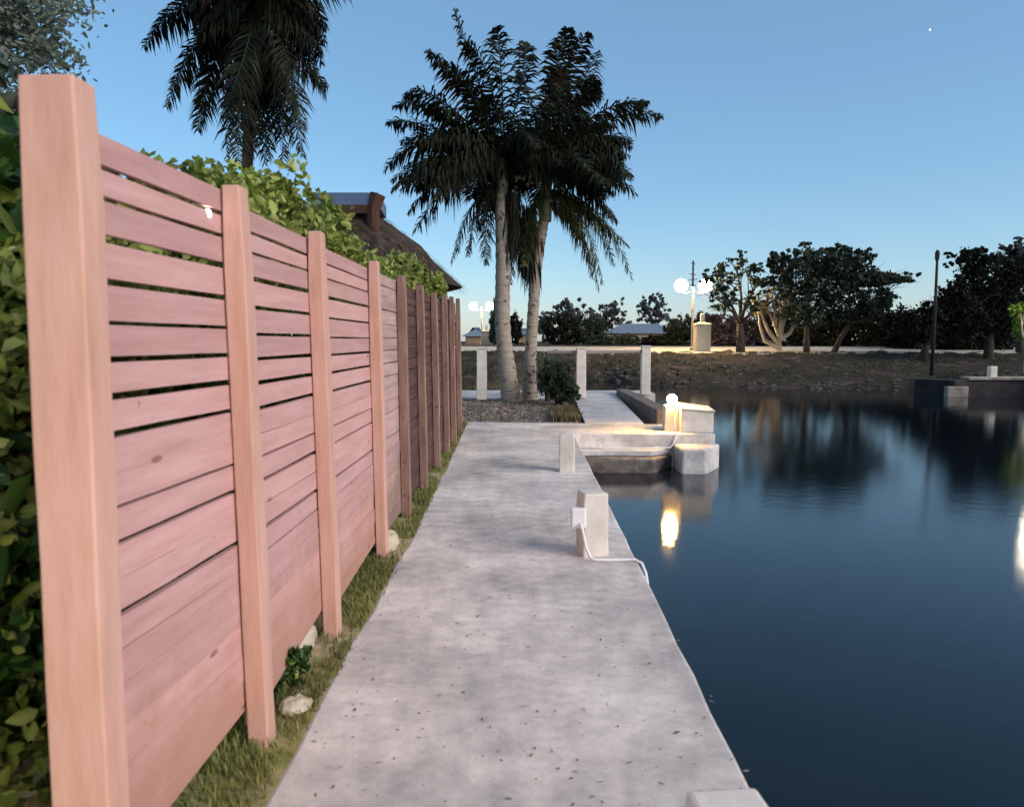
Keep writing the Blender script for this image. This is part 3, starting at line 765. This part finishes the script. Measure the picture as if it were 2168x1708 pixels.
# ---------------------------------------------------------------- shrubs and hedges
def shrub(name, loc, blobs, n, size, m, label, cat, group=None, aspect=.5, shell=.3, stem=True, clip=None):
    e = empty(name, loc, label, cat, group)
    P = blob_points(blobs, n, shell)
    if clip: P = P[clip(P)]
    leaf_mesh('foliage', P, size, m, e, aspect=aspect)
    if stem:
        b = MB()
        for (c, r) in blobs:
            for k in range(3):
                t = Vector(c) + Vector([random.uniform(-.6, .6) * r[i] for i in range(3)])
                s0 = Vector((loc[0] + random.uniform(-.1, .1), loc[1] + random.uniform(-.1, .1), loc[2]))
                b.tube([s0, (s0 + t) / 2 + Vector((random.uniform(-.1, .1), 0, .15)), t], [.022, .015, .006], 6)
        b.build('stem', M['bark_dark'], e, smooth=True)
    return e
behind = lambda P: (P[:, 0] < -1.23 - .02 * P[:, 2])
# hedge above and behind the fence
hs_ = [(-1.80, 3.9, 2.24, .38, .42, .26, 'hedge shrub over the fence top between the first and second posts'),
       (-1.78, 2.75, 1.62, .42, .8, .40, 'hedge shrub showing only through the slat gaps of the first panel'),
       (-1.80, 4.9, 2.38, .42, .55, .34, 'leafy yellow-green hedge shrub over the fence past the second post'),
       (-1.78, 6.1, 2.36, .42, .65, .38, 'broad-leaved hedge shrub over the fence in front of the thatched roof'),
       (-1.70, 7.2, 2.12, .4, .5, .28, 'low hedge shrub at the fence top where the thatched roof begins'),
       (-1.64, 8.3, 2.20, .33, .5, .30, 'small hedge shrub at the fence top below the thatched roof slope'),
       (-1.60, 9.4, 2.36, .33, .7, .33, 'bright green hedge shrub hanging over the dark far panels'),
       (-1.60, 11.8, 2.34, .33, .9, .33, 'pale green shrub at the far end of the fence top')]
for (x, y, z, rx, ry, rz, lab) in hs_:
    shrub('hedge_shrub', (x, y, -.04), [((x, y, z), (rx, ry, rz)), ((x, y - .1, z - .6), (rx * .9, ry, .5)), ((x - .1, y + .1, z - 1.3), (rx * .9, ry, .6)), ((x + .12, y + .2, z + .08), (rx * .5, ry * .6, rz * .8))],
          9800, .062 if y < 8 else .085, M['hedge'], lab, 'hedge', 'hedge shrubs behind the fence', clip=behind, aspect=.6, shell=.1)
# a few shoots spilling over the top
# dense plants at the left edge
left_sp = [(-2.05, 2.3, .75, .5, .6, .75, M['shrub'], 'glossy green broad-leaved bush low at the left edge behind the first post'),
           (-2.3, 2.9, 1.75, .6, .7, .7, M['shrub'], 'tall leafy bush at the left edge rising beside the first post'),
           (-2.9, 3.6, 2.0, .7, .8, .9, M['dull_leaf'], 'darker green bush far left, behind the tall leafy one')]
for (x, y, z, rx, ry, rz, m, lab) in left_sp:
    shrub('garden_bush', (x, y, -.03), [((x, y, z + .15), (rx, ry, rz)), ((x + .1, y, z * .72), (rx * .8, ry * .9, rz * .55))], 5200, .11, m, lab, 'bush', 'bushes behind the first fence post', clip=lambda P: (P[:, 0] < -1.3 - .1 * P[:, 2]) & ((P[:, 1] > 1.9) | (P[:, 0] < -1.6)), aspect=.55, shell=.1)
# overhanging tree at the top left
ot = empty('shade_tree', (-5.2, 5.6, 0), 'grey-green leafy tree whose branches hang into the top left corner', 'tree')
bl = [(at(10, 30, 5.4), (.5, .6, .5)), (at(-60, 120, 5.2), (.55, .6, .5)), (at(50, 70, 5.8), (.32, .4, .22)), (at(-40, -60, 5.4), (.8, .7, .5))]
leaf_mesh('crown', blob_points([(tuple(c), r) for c, r in bl], 9000, .1), .05, M['pale_leaf'], ot)
b = MB().tube([(-5.2, 5.6, 0), (-5.0, 5.6, 2), at(-60, 120, 5.2)], [.16, .12, .07], 8)
for c, r in bl: b.tube([at(-60, 120, 5.2), tuple((at(-60, 120, 5.2) + c) / 2 + Vector((0, 0, .1))), c], [.05, .03, .01], 6)
b.build('trunk', M['bark_dark'], ot, smooth=True)

# bush and agave right of the palms
q = onz(1178, 846, 0)
shrub('bush', (q.x, 18.6, 0), [((q.x - .05, 18.6, .55), (.42, .5, .52)), ((q.x + .2, 18.3, .35), (.3, .4, .35)), ((q.x - .25, 18.9, .75), (.25, .3, .35))], 5200, .10, M['dull_leaf'], 'dense dark round bush between the right palm trunk and the white post', 'bush', shell=.1, aspect=.35)
ag = empty('agave', (q.x - .25, 19.6, 0), 'spiky pale agave rising behind the dark bush beside the right palm', 'plant')
b = MB(); c0 = Vector((q.x - .25, 19.6, .75))
b2_ = MB().tube([(c0.x, c0.y, 0), (c0.x, c0.y, .78)], [.09, .07], 8).build('stem', M['bark_dark'], ag)
for k in range(60):
    a = random.uniform(0, 6.28); el = random.uniform(-.1, 1.4); L = random.uniform(.5, .8)
    d = Vector((math.cos(a) * math.cos(el), math.sin(a) * math.cos(el), math.sin(el))); sv = d.cross(Vector((0, 0, 1))); sv = sv.normalized() if sv.length > .05 else Vector((1, 0, 0))
    m1 = c0 + d * L * .5; e1 = c0 + d * L - Vector((0, 0, .1)); wv = sv * .03; k0 = len(b.v)
    b.v.extend([tuple(c0 - wv * .7), tuple(c0 + wv * .7), tuple(m1 + wv), tuple(m1 - wv), tuple(e1)]); b.f.extend([(k0, k0 + 1, k0 + 2, k0 + 3), (k0 + 3, k0 + 2, k0 + 4)])
b.build('blade', M['agave'], ag)['kind'] = 'stuff'

# grass, litter ------------------------------------------------------------------
def blades(name, pts, h, m, wd=.006, lean=.5, **tg):
    b = MB()
    for p in pts:
        L = h * random.uniform(.5, 1.3); a = random.uniform(0, 6.28); ln_ = random.uniform(0, lean) * L
        d = Vector((math.cos(a), math.sin(a), 0)); wv = Vector((-d.y, d.x, 0)) * wd * random.uniform(.6, 1.4); p = Vector(p)
        mid = p + d * ln_ * .35 + Vector((0, 0, L * .6)); e = p + d * ln_ + Vector((0, 0, L)); k = len(b.v)
        b.v.extend([tuple(p - wv), tuple(p + wv), tuple(mid + wv * .7), tuple(mid - wv * .7), tuple(e)]); b.f.extend([(k, k + 1, k + 2, k + 3), (k + 3, k + 2, k + 4)])
    o = b.build(name, m); tag(o, **tg); return o
gp = []
while len(gp) < 17000:
    y = 1.2 + 13.2 * random.random() ** 1.7; x = -1.35 + random.random() * .48
    edge = -.915 - .028 * max(0, y - 6)
    x = edge - random.random() ** 1.2 * .42 + random.gauss(0, .012)
    v = math.sin(x * 9 + y * 2.3) + math.sin(y * 4.1 + 1.3) * .8 + math.sin(y * 11 + x * 14) * .5
    if v + random.gauss(0, .7) < -.4: continue
    if 0 < (fx(-1.155, 0) - x) < .05: pass
    gp.append((x, y, -.01))
blades('grass', gp, .05, M['grass'], .0042, 1.1, label='short mossy green grass between the fence foot and the path', cat='grass', kind='stuff')
gp = [(random.uniform(.55, 1.12), random.uniform(14.55, 16.8), -.02) for _ in range(1500)] + [(random.uniform(-3, .4), random.uniform(23.5, 30), 0.0 + .0) for _ in range(1500)]
blades('dry_grass', gp, .16, M['dry_grass'], .012, 1.2, label='dry brown tufts at the edge of the deck under the palms', cat='grass', kind='stuff')
gp = []
while len(gp) < 12000:
    x = random.uniform(-6, 30); y = random.uniform(31, 46)
    z = float(ground_z(np.array([x]), np.array([y]))[0])
    if z < -.25: continue
    v = math.sin(x * .7 + y * .5) + math.sin(y * 1.1 + 1.3 - x * .3) * .8
    if v + random.gauss(0, .4) < .1: continue
    gp.append((x, y, z))
blades('bank_grass', gp, .11, M['bank_blade'], .02, .8, label='rough grass tufts on the far bank below the road', cat='grass', kind='stuff')
rk = MB()
for k in range(480):
    x = random.uniform(1, 32) if k % 3 else random.uniform(3, 16); yb = float(np.interp(x, BX, BY)); y = yb + random.gauss(1.0, .9) if k % 2 else yb + random.uniform(0, 10)
    z = float(ground_z(np.array([x]), np.array([y]))[0])
    if z < -.9: continue
    rk.sphere((x, y, z + .02), random.uniform(.04, .16), 6, 4, (1.3, 1, .6), .25)
tag(rk.build('bank_stones', M['bank_stone']), 'rubble stones strewn along the far bank at the waterline', 'stones', kind='stuff')
# fallen leaves and grit on the path
P = np.stack([RS.uniform(-.9, .84, 1500), 1.4 + 13 * RS.uniform(0, 1, 1500) ** 1.2, np.full(1500, .004)], 1)
lt = leaf_mesh('leaf_litter', P, .018, M['litter'], None, aspect=.4, jitter=.8)
v = np.empty(len(lt.data.vertices) * 3, dtype=np.float32); lt.data.vertices.foreach_get('co', v); v = v.reshape(-1, 3); v[:, 2] = .004 + (v[:, 2] - .004) * .15 + .002
lt.data.vertices.foreach_set('co', v.ravel()); tag(lt, 'tiny dry leaf bits and grit scattered over the concrete path', 'leaf litter', kind='stuff')
P = np.stack([RS.uniform(-2.6, 1.05, 2600), RS.uniform(14.5, 20.3, 2600), np.full(2600, .0)], 1)
tag(leaf_mesh('mulch_litter', P, .06, M['litter'], None, aspect=.4), 'brown leaf litter on the ground round the palm trunks', 'leaf litter', kind='stuff')
# green tuft and limestone rocks at the fence foot
q = onz(622, 1440, 0)
shrub('weed_clump', (q.x, q.y, -.02), [((q.x - .02, q.y, .07), (.09, .13, .08))], 900, .035, M['shrub'], 'dense dark green weed clump at the foot of the fence past the second post', 'plant', stem=False, shell=.0)
def rock(x, y, r, sc, label):
    o = MB().sphere((0, 0, 0), r, 12, 8, sc, .13).build('rock', M['rock'], smooth=False); o.location = (x, y, r * sc[2] * .45)
    tag(o, label, 'rock', 'limestone rocks at the fence foot')
q = onz(650, 1375, 0); rock(q.x - .06, q.y + .02, .12, (.8, 1.1, .9), 'large cream limestone rock at the fence foot just before the third post')
q = onz(640, 1500, 0); rock(q.x - .03, q.y, .07, (1, 1.1, .5), 'small flat cream rock in the grass nearest the second post')
q = onz(835, 1160, 0); rock(q.x - .05, q.y, .11, (.8, 1.2, .9), 'cream rock at the fence foot where the panels turn brown')
q = onz(70, 1650, 0); rock(q.x - .02, q.y + .05, .15, (1, 1.2, .5), 'low cream rock in the sand left of the first post')

# thatched hut behind the fence -----------------------------------------------------
hut = empty('thatched_hut', (-4.4, 13.2, 0), 'thatched hut roof rising behind the fence under the palm', 'hut')
apex = at(790, 440, 13.2); eave = at(975, 606, 13.2)
b = MB(); seg = 20; ring = []
rr = eave.x - apex.x; cxh, cyh = apex.x - .55, 13.2
for lvl in range(7):
    t = lvl / 6
    for k in range(seg):
        a = 2 * math.pi * k / seg
        r_ = .5 + (rr + .05) * t ** .9 + random.uniform(-.04, .04)
        ring.append((cxh + r_ * math.cos(a), cyh + r_ * math.sin(a) * 1.1, apex.z - (apex.z - eave.z) * t + random.uniform(-.03, .03)))
fs = []
for l in range(6):
    for k in range(seg): fs.append((l * seg + k, (l + 1) * seg + k, (l + 1) * seg + (k + 1) % seg, l * seg + (k + 1) % seg))
fs.append(tuple(range(seg)))
b.add(ring, fs).build('thatch_roof', M['thatch'], hut, smooth=False)
tb = MB()
for k in range(1600):
    a = random.uniform(0, 6.28); t = random.random() ** .5
    r_ = .5 + (rr + .05) * t ** .9; p = Vector((cxh + r_ * math.cos(a), cyh + r_ * math.sin(a) * 1.1, apex.z - (apex.z - eave.z) * t + .03))
    d = Vector((math.cos(a), math.sin(a), -.75)).normalized(); L = random.uniform(.15, .35); sv = Vector((-math.sin(a), math.cos(a), 0)) * .012
    k0 = len(tb.v); e_ = p + d * L + Vector((0, 0, random.uniform(-.03, .06))); tb.v.extend([tuple(p - sv), tuple(p + sv), tuple(e_)]); tb.f.append((k0, k0 + 1, k0 + 2))
tb.build('loose_thatch', M['frond_dry'], hut)
for k in range(4):
    a = .7 + k * 1.571
    MB().tube([(cxh + 1.1 * math.cos(a), cyh + 1.1 * math.sin(a), -.05), (cxh + 1.1 * math.cos(a), cyh + 1.1 * math.sin(a), apex.z - .8)], .07, 8).build('post', M['timber'], hut)
# blue-grey sheet roof with timber prop, left of the thatch
c = at(745, 415, 12.2)
ls = empty('lean_to_roof', (c.x, 12.2, 0), 'dark blue-grey sheet roof on a red-brown timber prop left of the thatch', 'roof')
a0 = at(655, 408, 12.2); a1 = at(800, 408, 12.2)
MB().add([tuple(a0), tuple(a1), (a1.x, a1.y + .7, a1.z - .1), (a0.x, a0.y + .7, a0.z - .1)] + [(p[0], p[1], p[2] - .2) for p in (a0, a1, (a1.x, a1.y + .7, a1.z - .1), (a0.x, a0.y + .7, a0.z - .1))],
         [(0, 1, 2, 3), (7, 6, 5, 4), (0, 4, 5, 1), (1, 5, 6, 2), (2, 6, 7, 3), (3, 7, 4, 0)]).build('sheet', M['tarp'], ls)
e0 = at(800, 412, 12.25); e1 = at(782, 470, 12.25)
MB().tube([e0, (e0 * .4 + e1 * .6), (e1.x, e1.y, 0)], [.13, .11, .09], 8).build('prop', M['timber'], ls)
MB().box((a0.x, 12.18, a0.z - .34), (a1.x - .1, 12.3, a0.z - .201)).build('beam', M['timber'], ls)

# ---------------------------------------------------------------- far side: trees, houses
def tree(name, px, pyb, Y, blobs, n, size, m, bark, label, group, tr=.22, z0=None, fork=.45, trunkpts=None, shell=.35, twigs=5):
    b0 = at(px, pyb, Y)
    z0 = b0.z if z0 is None else z0
    base = Vector((b0.x, Y, z0))
    e = empty(name, base, label, 'tree', group)
    B = []; EX = []
    for (x, y, rx, ry, dz) in blobs:
        c = at(x, y, Y + dz); sx = rx / F_PX * Y; sy = ry / F_PX * Y
        B.append(((c.x, c.y, c.z), (sx, sx * .8, sy)))
        for q in range(5):
            an = random.uniform(-.3, 3.4); k_ = random.uniform(.8, 1.25)
            EX.append(((c.x + math.cos(an) * sx * k_, c.y + random.uniform(-.3, .3) * sx, c.z + math.sin(an) * sy * k_), (sx * random.uniform(.18, .34), sx * .3, sy * random.uniform(.16, .32))))
    leaf_mesh('crown', blob_points([(c, tuple(x * .86 for x in r)) for c, r in B] + EX, int(n * .8), shell), size, m, e, aspect=.55)
    top = sum((Vector(c) for c, r in B), Vector()) / len(B)
    fk = base + (top - base) * fork
    b = MB().tube([base + Vector((0, 0, -.3)), base * .5 + fk * .5 + Vector((random.uniform(-.1, .1), 0, 0)), fk], [tr * 1.25, tr * .9, tr * .75], 8)
    for c, r in B:
        c = Vector(c)
        m1 = fk * .5 + c * .5 + Vector((random.uniform(-.3, .3), random.uniform(-.3, .3), random.uniform(-.2, .1)))
        b.tube([fk, m1, c], [tr * .5, tr * .32, tr * .12], 6)
        for k in range(twigs):
            d = Vector([random.uniform(-.95, .95) * r[i] for i in range(3)])
            st = m1 * (1 - k / twigs) + c * (k / twigs)
            b.tube([st, (st + c + d * 1.3) / 2 + Vector((0, 0, .1)), c + d * 1.3], [tr * .16, tr * .1, tr * .03], 5)
    b.build('trunk', bark, e, smooth=True)
    return e
G = 'trees along the far road'
tree('tree', 1567, 748, 45.5, [(1520, 600, 34, 30, 0), (1560, 570, 40, 28, 1), (1610, 590, 30, 30, 0), (1530, 640, 36, 26, -.5), (1600, 640, 30, 22, 0)], 3200, .2, M['dull_leaf'], M['bark_dark'], 'open dark tree with crooked leaning trunk right of the cream pillar', G, .26, shell=.5, twigs=9)
tree('tree', 1707, 752, 45, [(1690, 590, 60, 46, 0), (1760, 570, 60, 44, 0), (1730, 550, 50, 30, 2), (1660, 560, 36, 26, 1), (1700, 650, 60, 44, 0)], 13000, .22, M['dull_leaf'], M['bark_dark'], 'left trunk of the broad dark tree behind the cream-limbed one', G, .2)
tree('tree', 1759, 750, 45.2, [(1800, 580, 60, 44, 0), (1856, 592, 54, 24, 0), (1905, 590, 34, 12, 1), (1800, 645, 66, 44, 0), (1862, 640, 40, 24, -1)], 9500, .22, M['dull_leaf'], M['bark_dark'], 'broad dark spreading tree left of the tall pole', G, .18)
# cream limbed tree
cl = empty('tree', at(1650, 738, 47.5), 'small multi-limbed tree with cream lamp-lit limbs and pale leaves', 'tree', G)
b = MB(); z_ = at(1650, 740, 47.5)
for pts in ([(1650, 745), (1648, 712), (1636, 680), (1618, 640)], [(1650, 722), (1656, 690), (1670, 650), (1680, 618)], [(1647, 728), (1626, 700), (1612, 668), (1600, 630)],
            [(1652, 718), (1672, 705), (1686, 676), (1692, 640)], [(1650, 705), (1654, 668), (1650, 630), (1656, 600)], [(1646, 735), (1618, 722), (1608, 690), (1604, 660)], [(1640, 690), (1642, 660), (1632, 625)], [(1664, 670), (1660, 640), (1666, 612)]):
    b.tube([at(x, y, 47.5 + random.uniform(-.3, .3) * (i > 0)) for i, (x, y) in enumerate(pts)], [.17, .12, .08, .035][:len(pts)], 8)
for tx, ty in ((1618, 640), (1680, 618), (1600, 630), (1692, 640), (1656, 600), (1604, 660), (1632, 625), (1666, 612)):
    for k in range(6):
        b.tube([at(tx, ty + 6, 47.5), at(tx + random.uniform(-10, 10), ty - random.uniform(2, 10), 47.5 + random.uniform(-.3, .3)), at(tx + random.uniform(-20, 20), ty - random.uniform(8, 26), 47.5 + random.uniform(-.5, .5))], [.035, .022, .01], 5)
b.build('trunk', M['bark_white'], cl, smooth=True)
def B_(lst, Y): return [((lambda c: (c.x, c.y, c.z))(at(x, y, Y)), (rx / F_PX * Y, rx / F_PX * Y * .7, ry / F_PX * Y)) for x, y, rx, ry in lst]
leaf_mesh('crown', blob_points(B_([(1615, 650, 26, 22), (1635, 628, 20, 16), (1680, 660, 16, 20), (1650, 612, 22, 16), (1688, 630, 18, 18), (1606, 640, 14, 18), (1662, 640, 26, 16)], 47.6), 4200, .2), .11, M['yellow_leaf'], cl)
# right mass
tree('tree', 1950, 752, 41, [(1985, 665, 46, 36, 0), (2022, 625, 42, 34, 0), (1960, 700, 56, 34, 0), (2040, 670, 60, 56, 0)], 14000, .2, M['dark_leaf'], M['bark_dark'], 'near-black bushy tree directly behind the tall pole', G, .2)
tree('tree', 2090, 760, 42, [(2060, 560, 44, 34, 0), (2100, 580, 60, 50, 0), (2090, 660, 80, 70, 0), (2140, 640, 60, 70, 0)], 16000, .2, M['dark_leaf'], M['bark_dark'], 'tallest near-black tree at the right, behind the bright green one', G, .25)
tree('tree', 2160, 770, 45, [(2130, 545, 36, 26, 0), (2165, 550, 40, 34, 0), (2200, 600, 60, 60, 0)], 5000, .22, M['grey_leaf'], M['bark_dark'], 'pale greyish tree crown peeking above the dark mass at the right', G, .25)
tree('tree', 2175, 780, 30.5, [(2160, 665, 24, 24, 0), (2175, 690, 34, 46, 0), (2185, 640, 30, 30, 0)], 3800, .12, M['lit_leaf'], M['bark_white'], 'bright yellow-green lamp-lit tree at the right edge', G, .12, z0=.1)
# understorey filling behind the road
for (x, y, rx, ry, Y, m, lab) in [(1560, 700, 60, 34, 57, 'purple_leaf', 'purplish thicket behind the crooked tree'), (1640, 690, 50, 44, 58, 'dark_leaf', 'dark thicket behind the cream-limbed tree'),
                                  (1740, 695, 70, 44, 57, 'dark_leaf', 'dark thicket between the two trunks of the broad trees'), (1850, 695, 80, 44, 56, 'dark_leaf', 'dark thicket left of the tall pole'),
                                  (1930, 700, 70, 46, 52, 'dark_leaf', 'black thicket at the foot of the tall pole trees'), (2060, 700, 110, 60, 50, 'dark_leaf', 'wide black thicket at the far right'),
                                  (1440, 700, 30, 30, 62, 'dull_leaf', 'green thicket left of the right street lamp'), (1500, 690, 26, 26, 60, 'purple_leaf', 'small purplish thicket behind the cream pillar'),
                                  (1300, 722, 60, 14, 62, 'dull_leaf', 'low hedge in front of the far house'), (1395, 724, 34, 14, 60, 'dark_leaf', 'dark low bush right of the far house'),
                                  (1190, 700, 42, 34, 64, 'dark_leaf', 'dark rounded bushes right of the palm trunks beyond the road'), (1245, 695, 36, 30, 68, 'dull_leaf', 'green bushes between the dark bushes and the far house'),
                                  (1080, 700, 26, 36, 70, 'dark_leaf', 'dark bush seen between the palm trunks'), (1050, 690, 14, 40, 69, 'dull_leaf', 'narrow bush just left of the left palm trunk')]:
    c = at(x, y, Y); sx = rx / F_PX * Y; sy = ry / F_PX * Y
    shrub('thicket', (c.x, Y, .9), [((c.x - sx * .4, Y, c.z), (sx * .6, 1.2, sy)), ((c.x + sx * .4, Y + .5, c.z + sy * .1), (sx * .6, 1.2, sy * .9)), ((c.x, Y - .3, c.z - sy * .3), (sx, 1.2, sy * .8))], 2600 + int(rx * ry * .6), .26, M[m], lab, 'bush', 'thickets beyond the far road', shell=.1)
# far grey trees at left
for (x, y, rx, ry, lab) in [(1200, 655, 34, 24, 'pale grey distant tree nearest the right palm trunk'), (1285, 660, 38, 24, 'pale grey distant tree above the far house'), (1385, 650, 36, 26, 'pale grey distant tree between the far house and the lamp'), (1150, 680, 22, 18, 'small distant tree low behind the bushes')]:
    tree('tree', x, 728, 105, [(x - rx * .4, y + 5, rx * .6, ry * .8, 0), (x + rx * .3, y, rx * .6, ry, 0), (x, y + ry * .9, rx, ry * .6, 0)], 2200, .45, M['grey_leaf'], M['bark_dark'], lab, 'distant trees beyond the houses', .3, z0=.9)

def house(px0, px1, pyr, pye, Y, wallm, roofm, label, wins, lit=()):
    a = at(px0, pye, Y); b = at(px1, pye, Y); t = at(px0, pyr, Y)
    x0, x1, ze, zr = a.x, b.x, a.z, t.z; D = 6.0; z0 = .9
    e = empty('house', ((x0 + x1) / 2, Y, z0), label, 'house', 'houses beyond the far road')
    MB().box((x0, Y, z0), (x1, Y + D, ze)).build('wall', wallm, e)
    o = .5; xm = D * .25
    MB().add([(x0 - o, Y - o, ze + .002), (x1 + o, Y - o, ze + .002), (x1 + o, Y + D + o, ze + .002), (x0 - o, Y + D + o, ze + .002), (x0 + xm, Y + D / 2, zr), (x1 - xm, Y + D / 2, zr),],
             [(3, 2, 1, 0), (0, 1, 5, 4), (1, 2, 5), (2, 3, 4, 5), (3, 0, 4)]).build('roof', roofm, e)
    for i, f in enumerate(wins):
        cx = x0 + (x1 - x0) * f; wz = z0 + (ze - z0) * .35
        fr = MB().box((cx - .5, Y - .06, wz), (cx + .5, Y - .003, ze - .35)).build('window', wallm if i in lit else M['house_wall'], e)
        MB().box((cx - .42, Y - .075, wz + .08), (cx + .42, Y - .061, ze - .43)).build('pane', M['lit_window'] if i in lit else M['window'], fr)
        bpy.data.objects[fr.name].children[0].matrix_parent_inverse = fr.matrix_basis.inverted() if False else Matrix.Translation(e.location).inverted() @ Matrix()
    cx = x0 + (x1 - x0) * .52
    MB().box((cx - .45, Y - .05, z0), (cx + .45, Y - .002, ze - .4)).build('door', M['timber'], e)
    return e
house(1296, 1430, 684, 706, 82, M['cream_wall'], M['grey_roof'], 'low cream house with wide grey-blue roof beyond the road', (.15, .32, .74, .9), (1,))
house(985, 1022, 692, 712, 92, M['house_wall'], M['grey_roof'], 'small dark house with grey roof left of the far lamp', (.3, .75))
house(1090, 1120, 694, 708, 90, M['house_wall'], M['grey_roof'], 'small house with lit windows seen between the palm trunks', (.25, .8), (0, 1))

# bright planet in the dusk sky
st = MB().sphere((0, 0, 0), 1.2, 10, 8).build('planet', emit('planet_light', (1, 1, 1), 3)); st.location = at(1968, 64, 1500)
tag(st, 'tiny white point of light high in the sky at the upper right', 'planet')
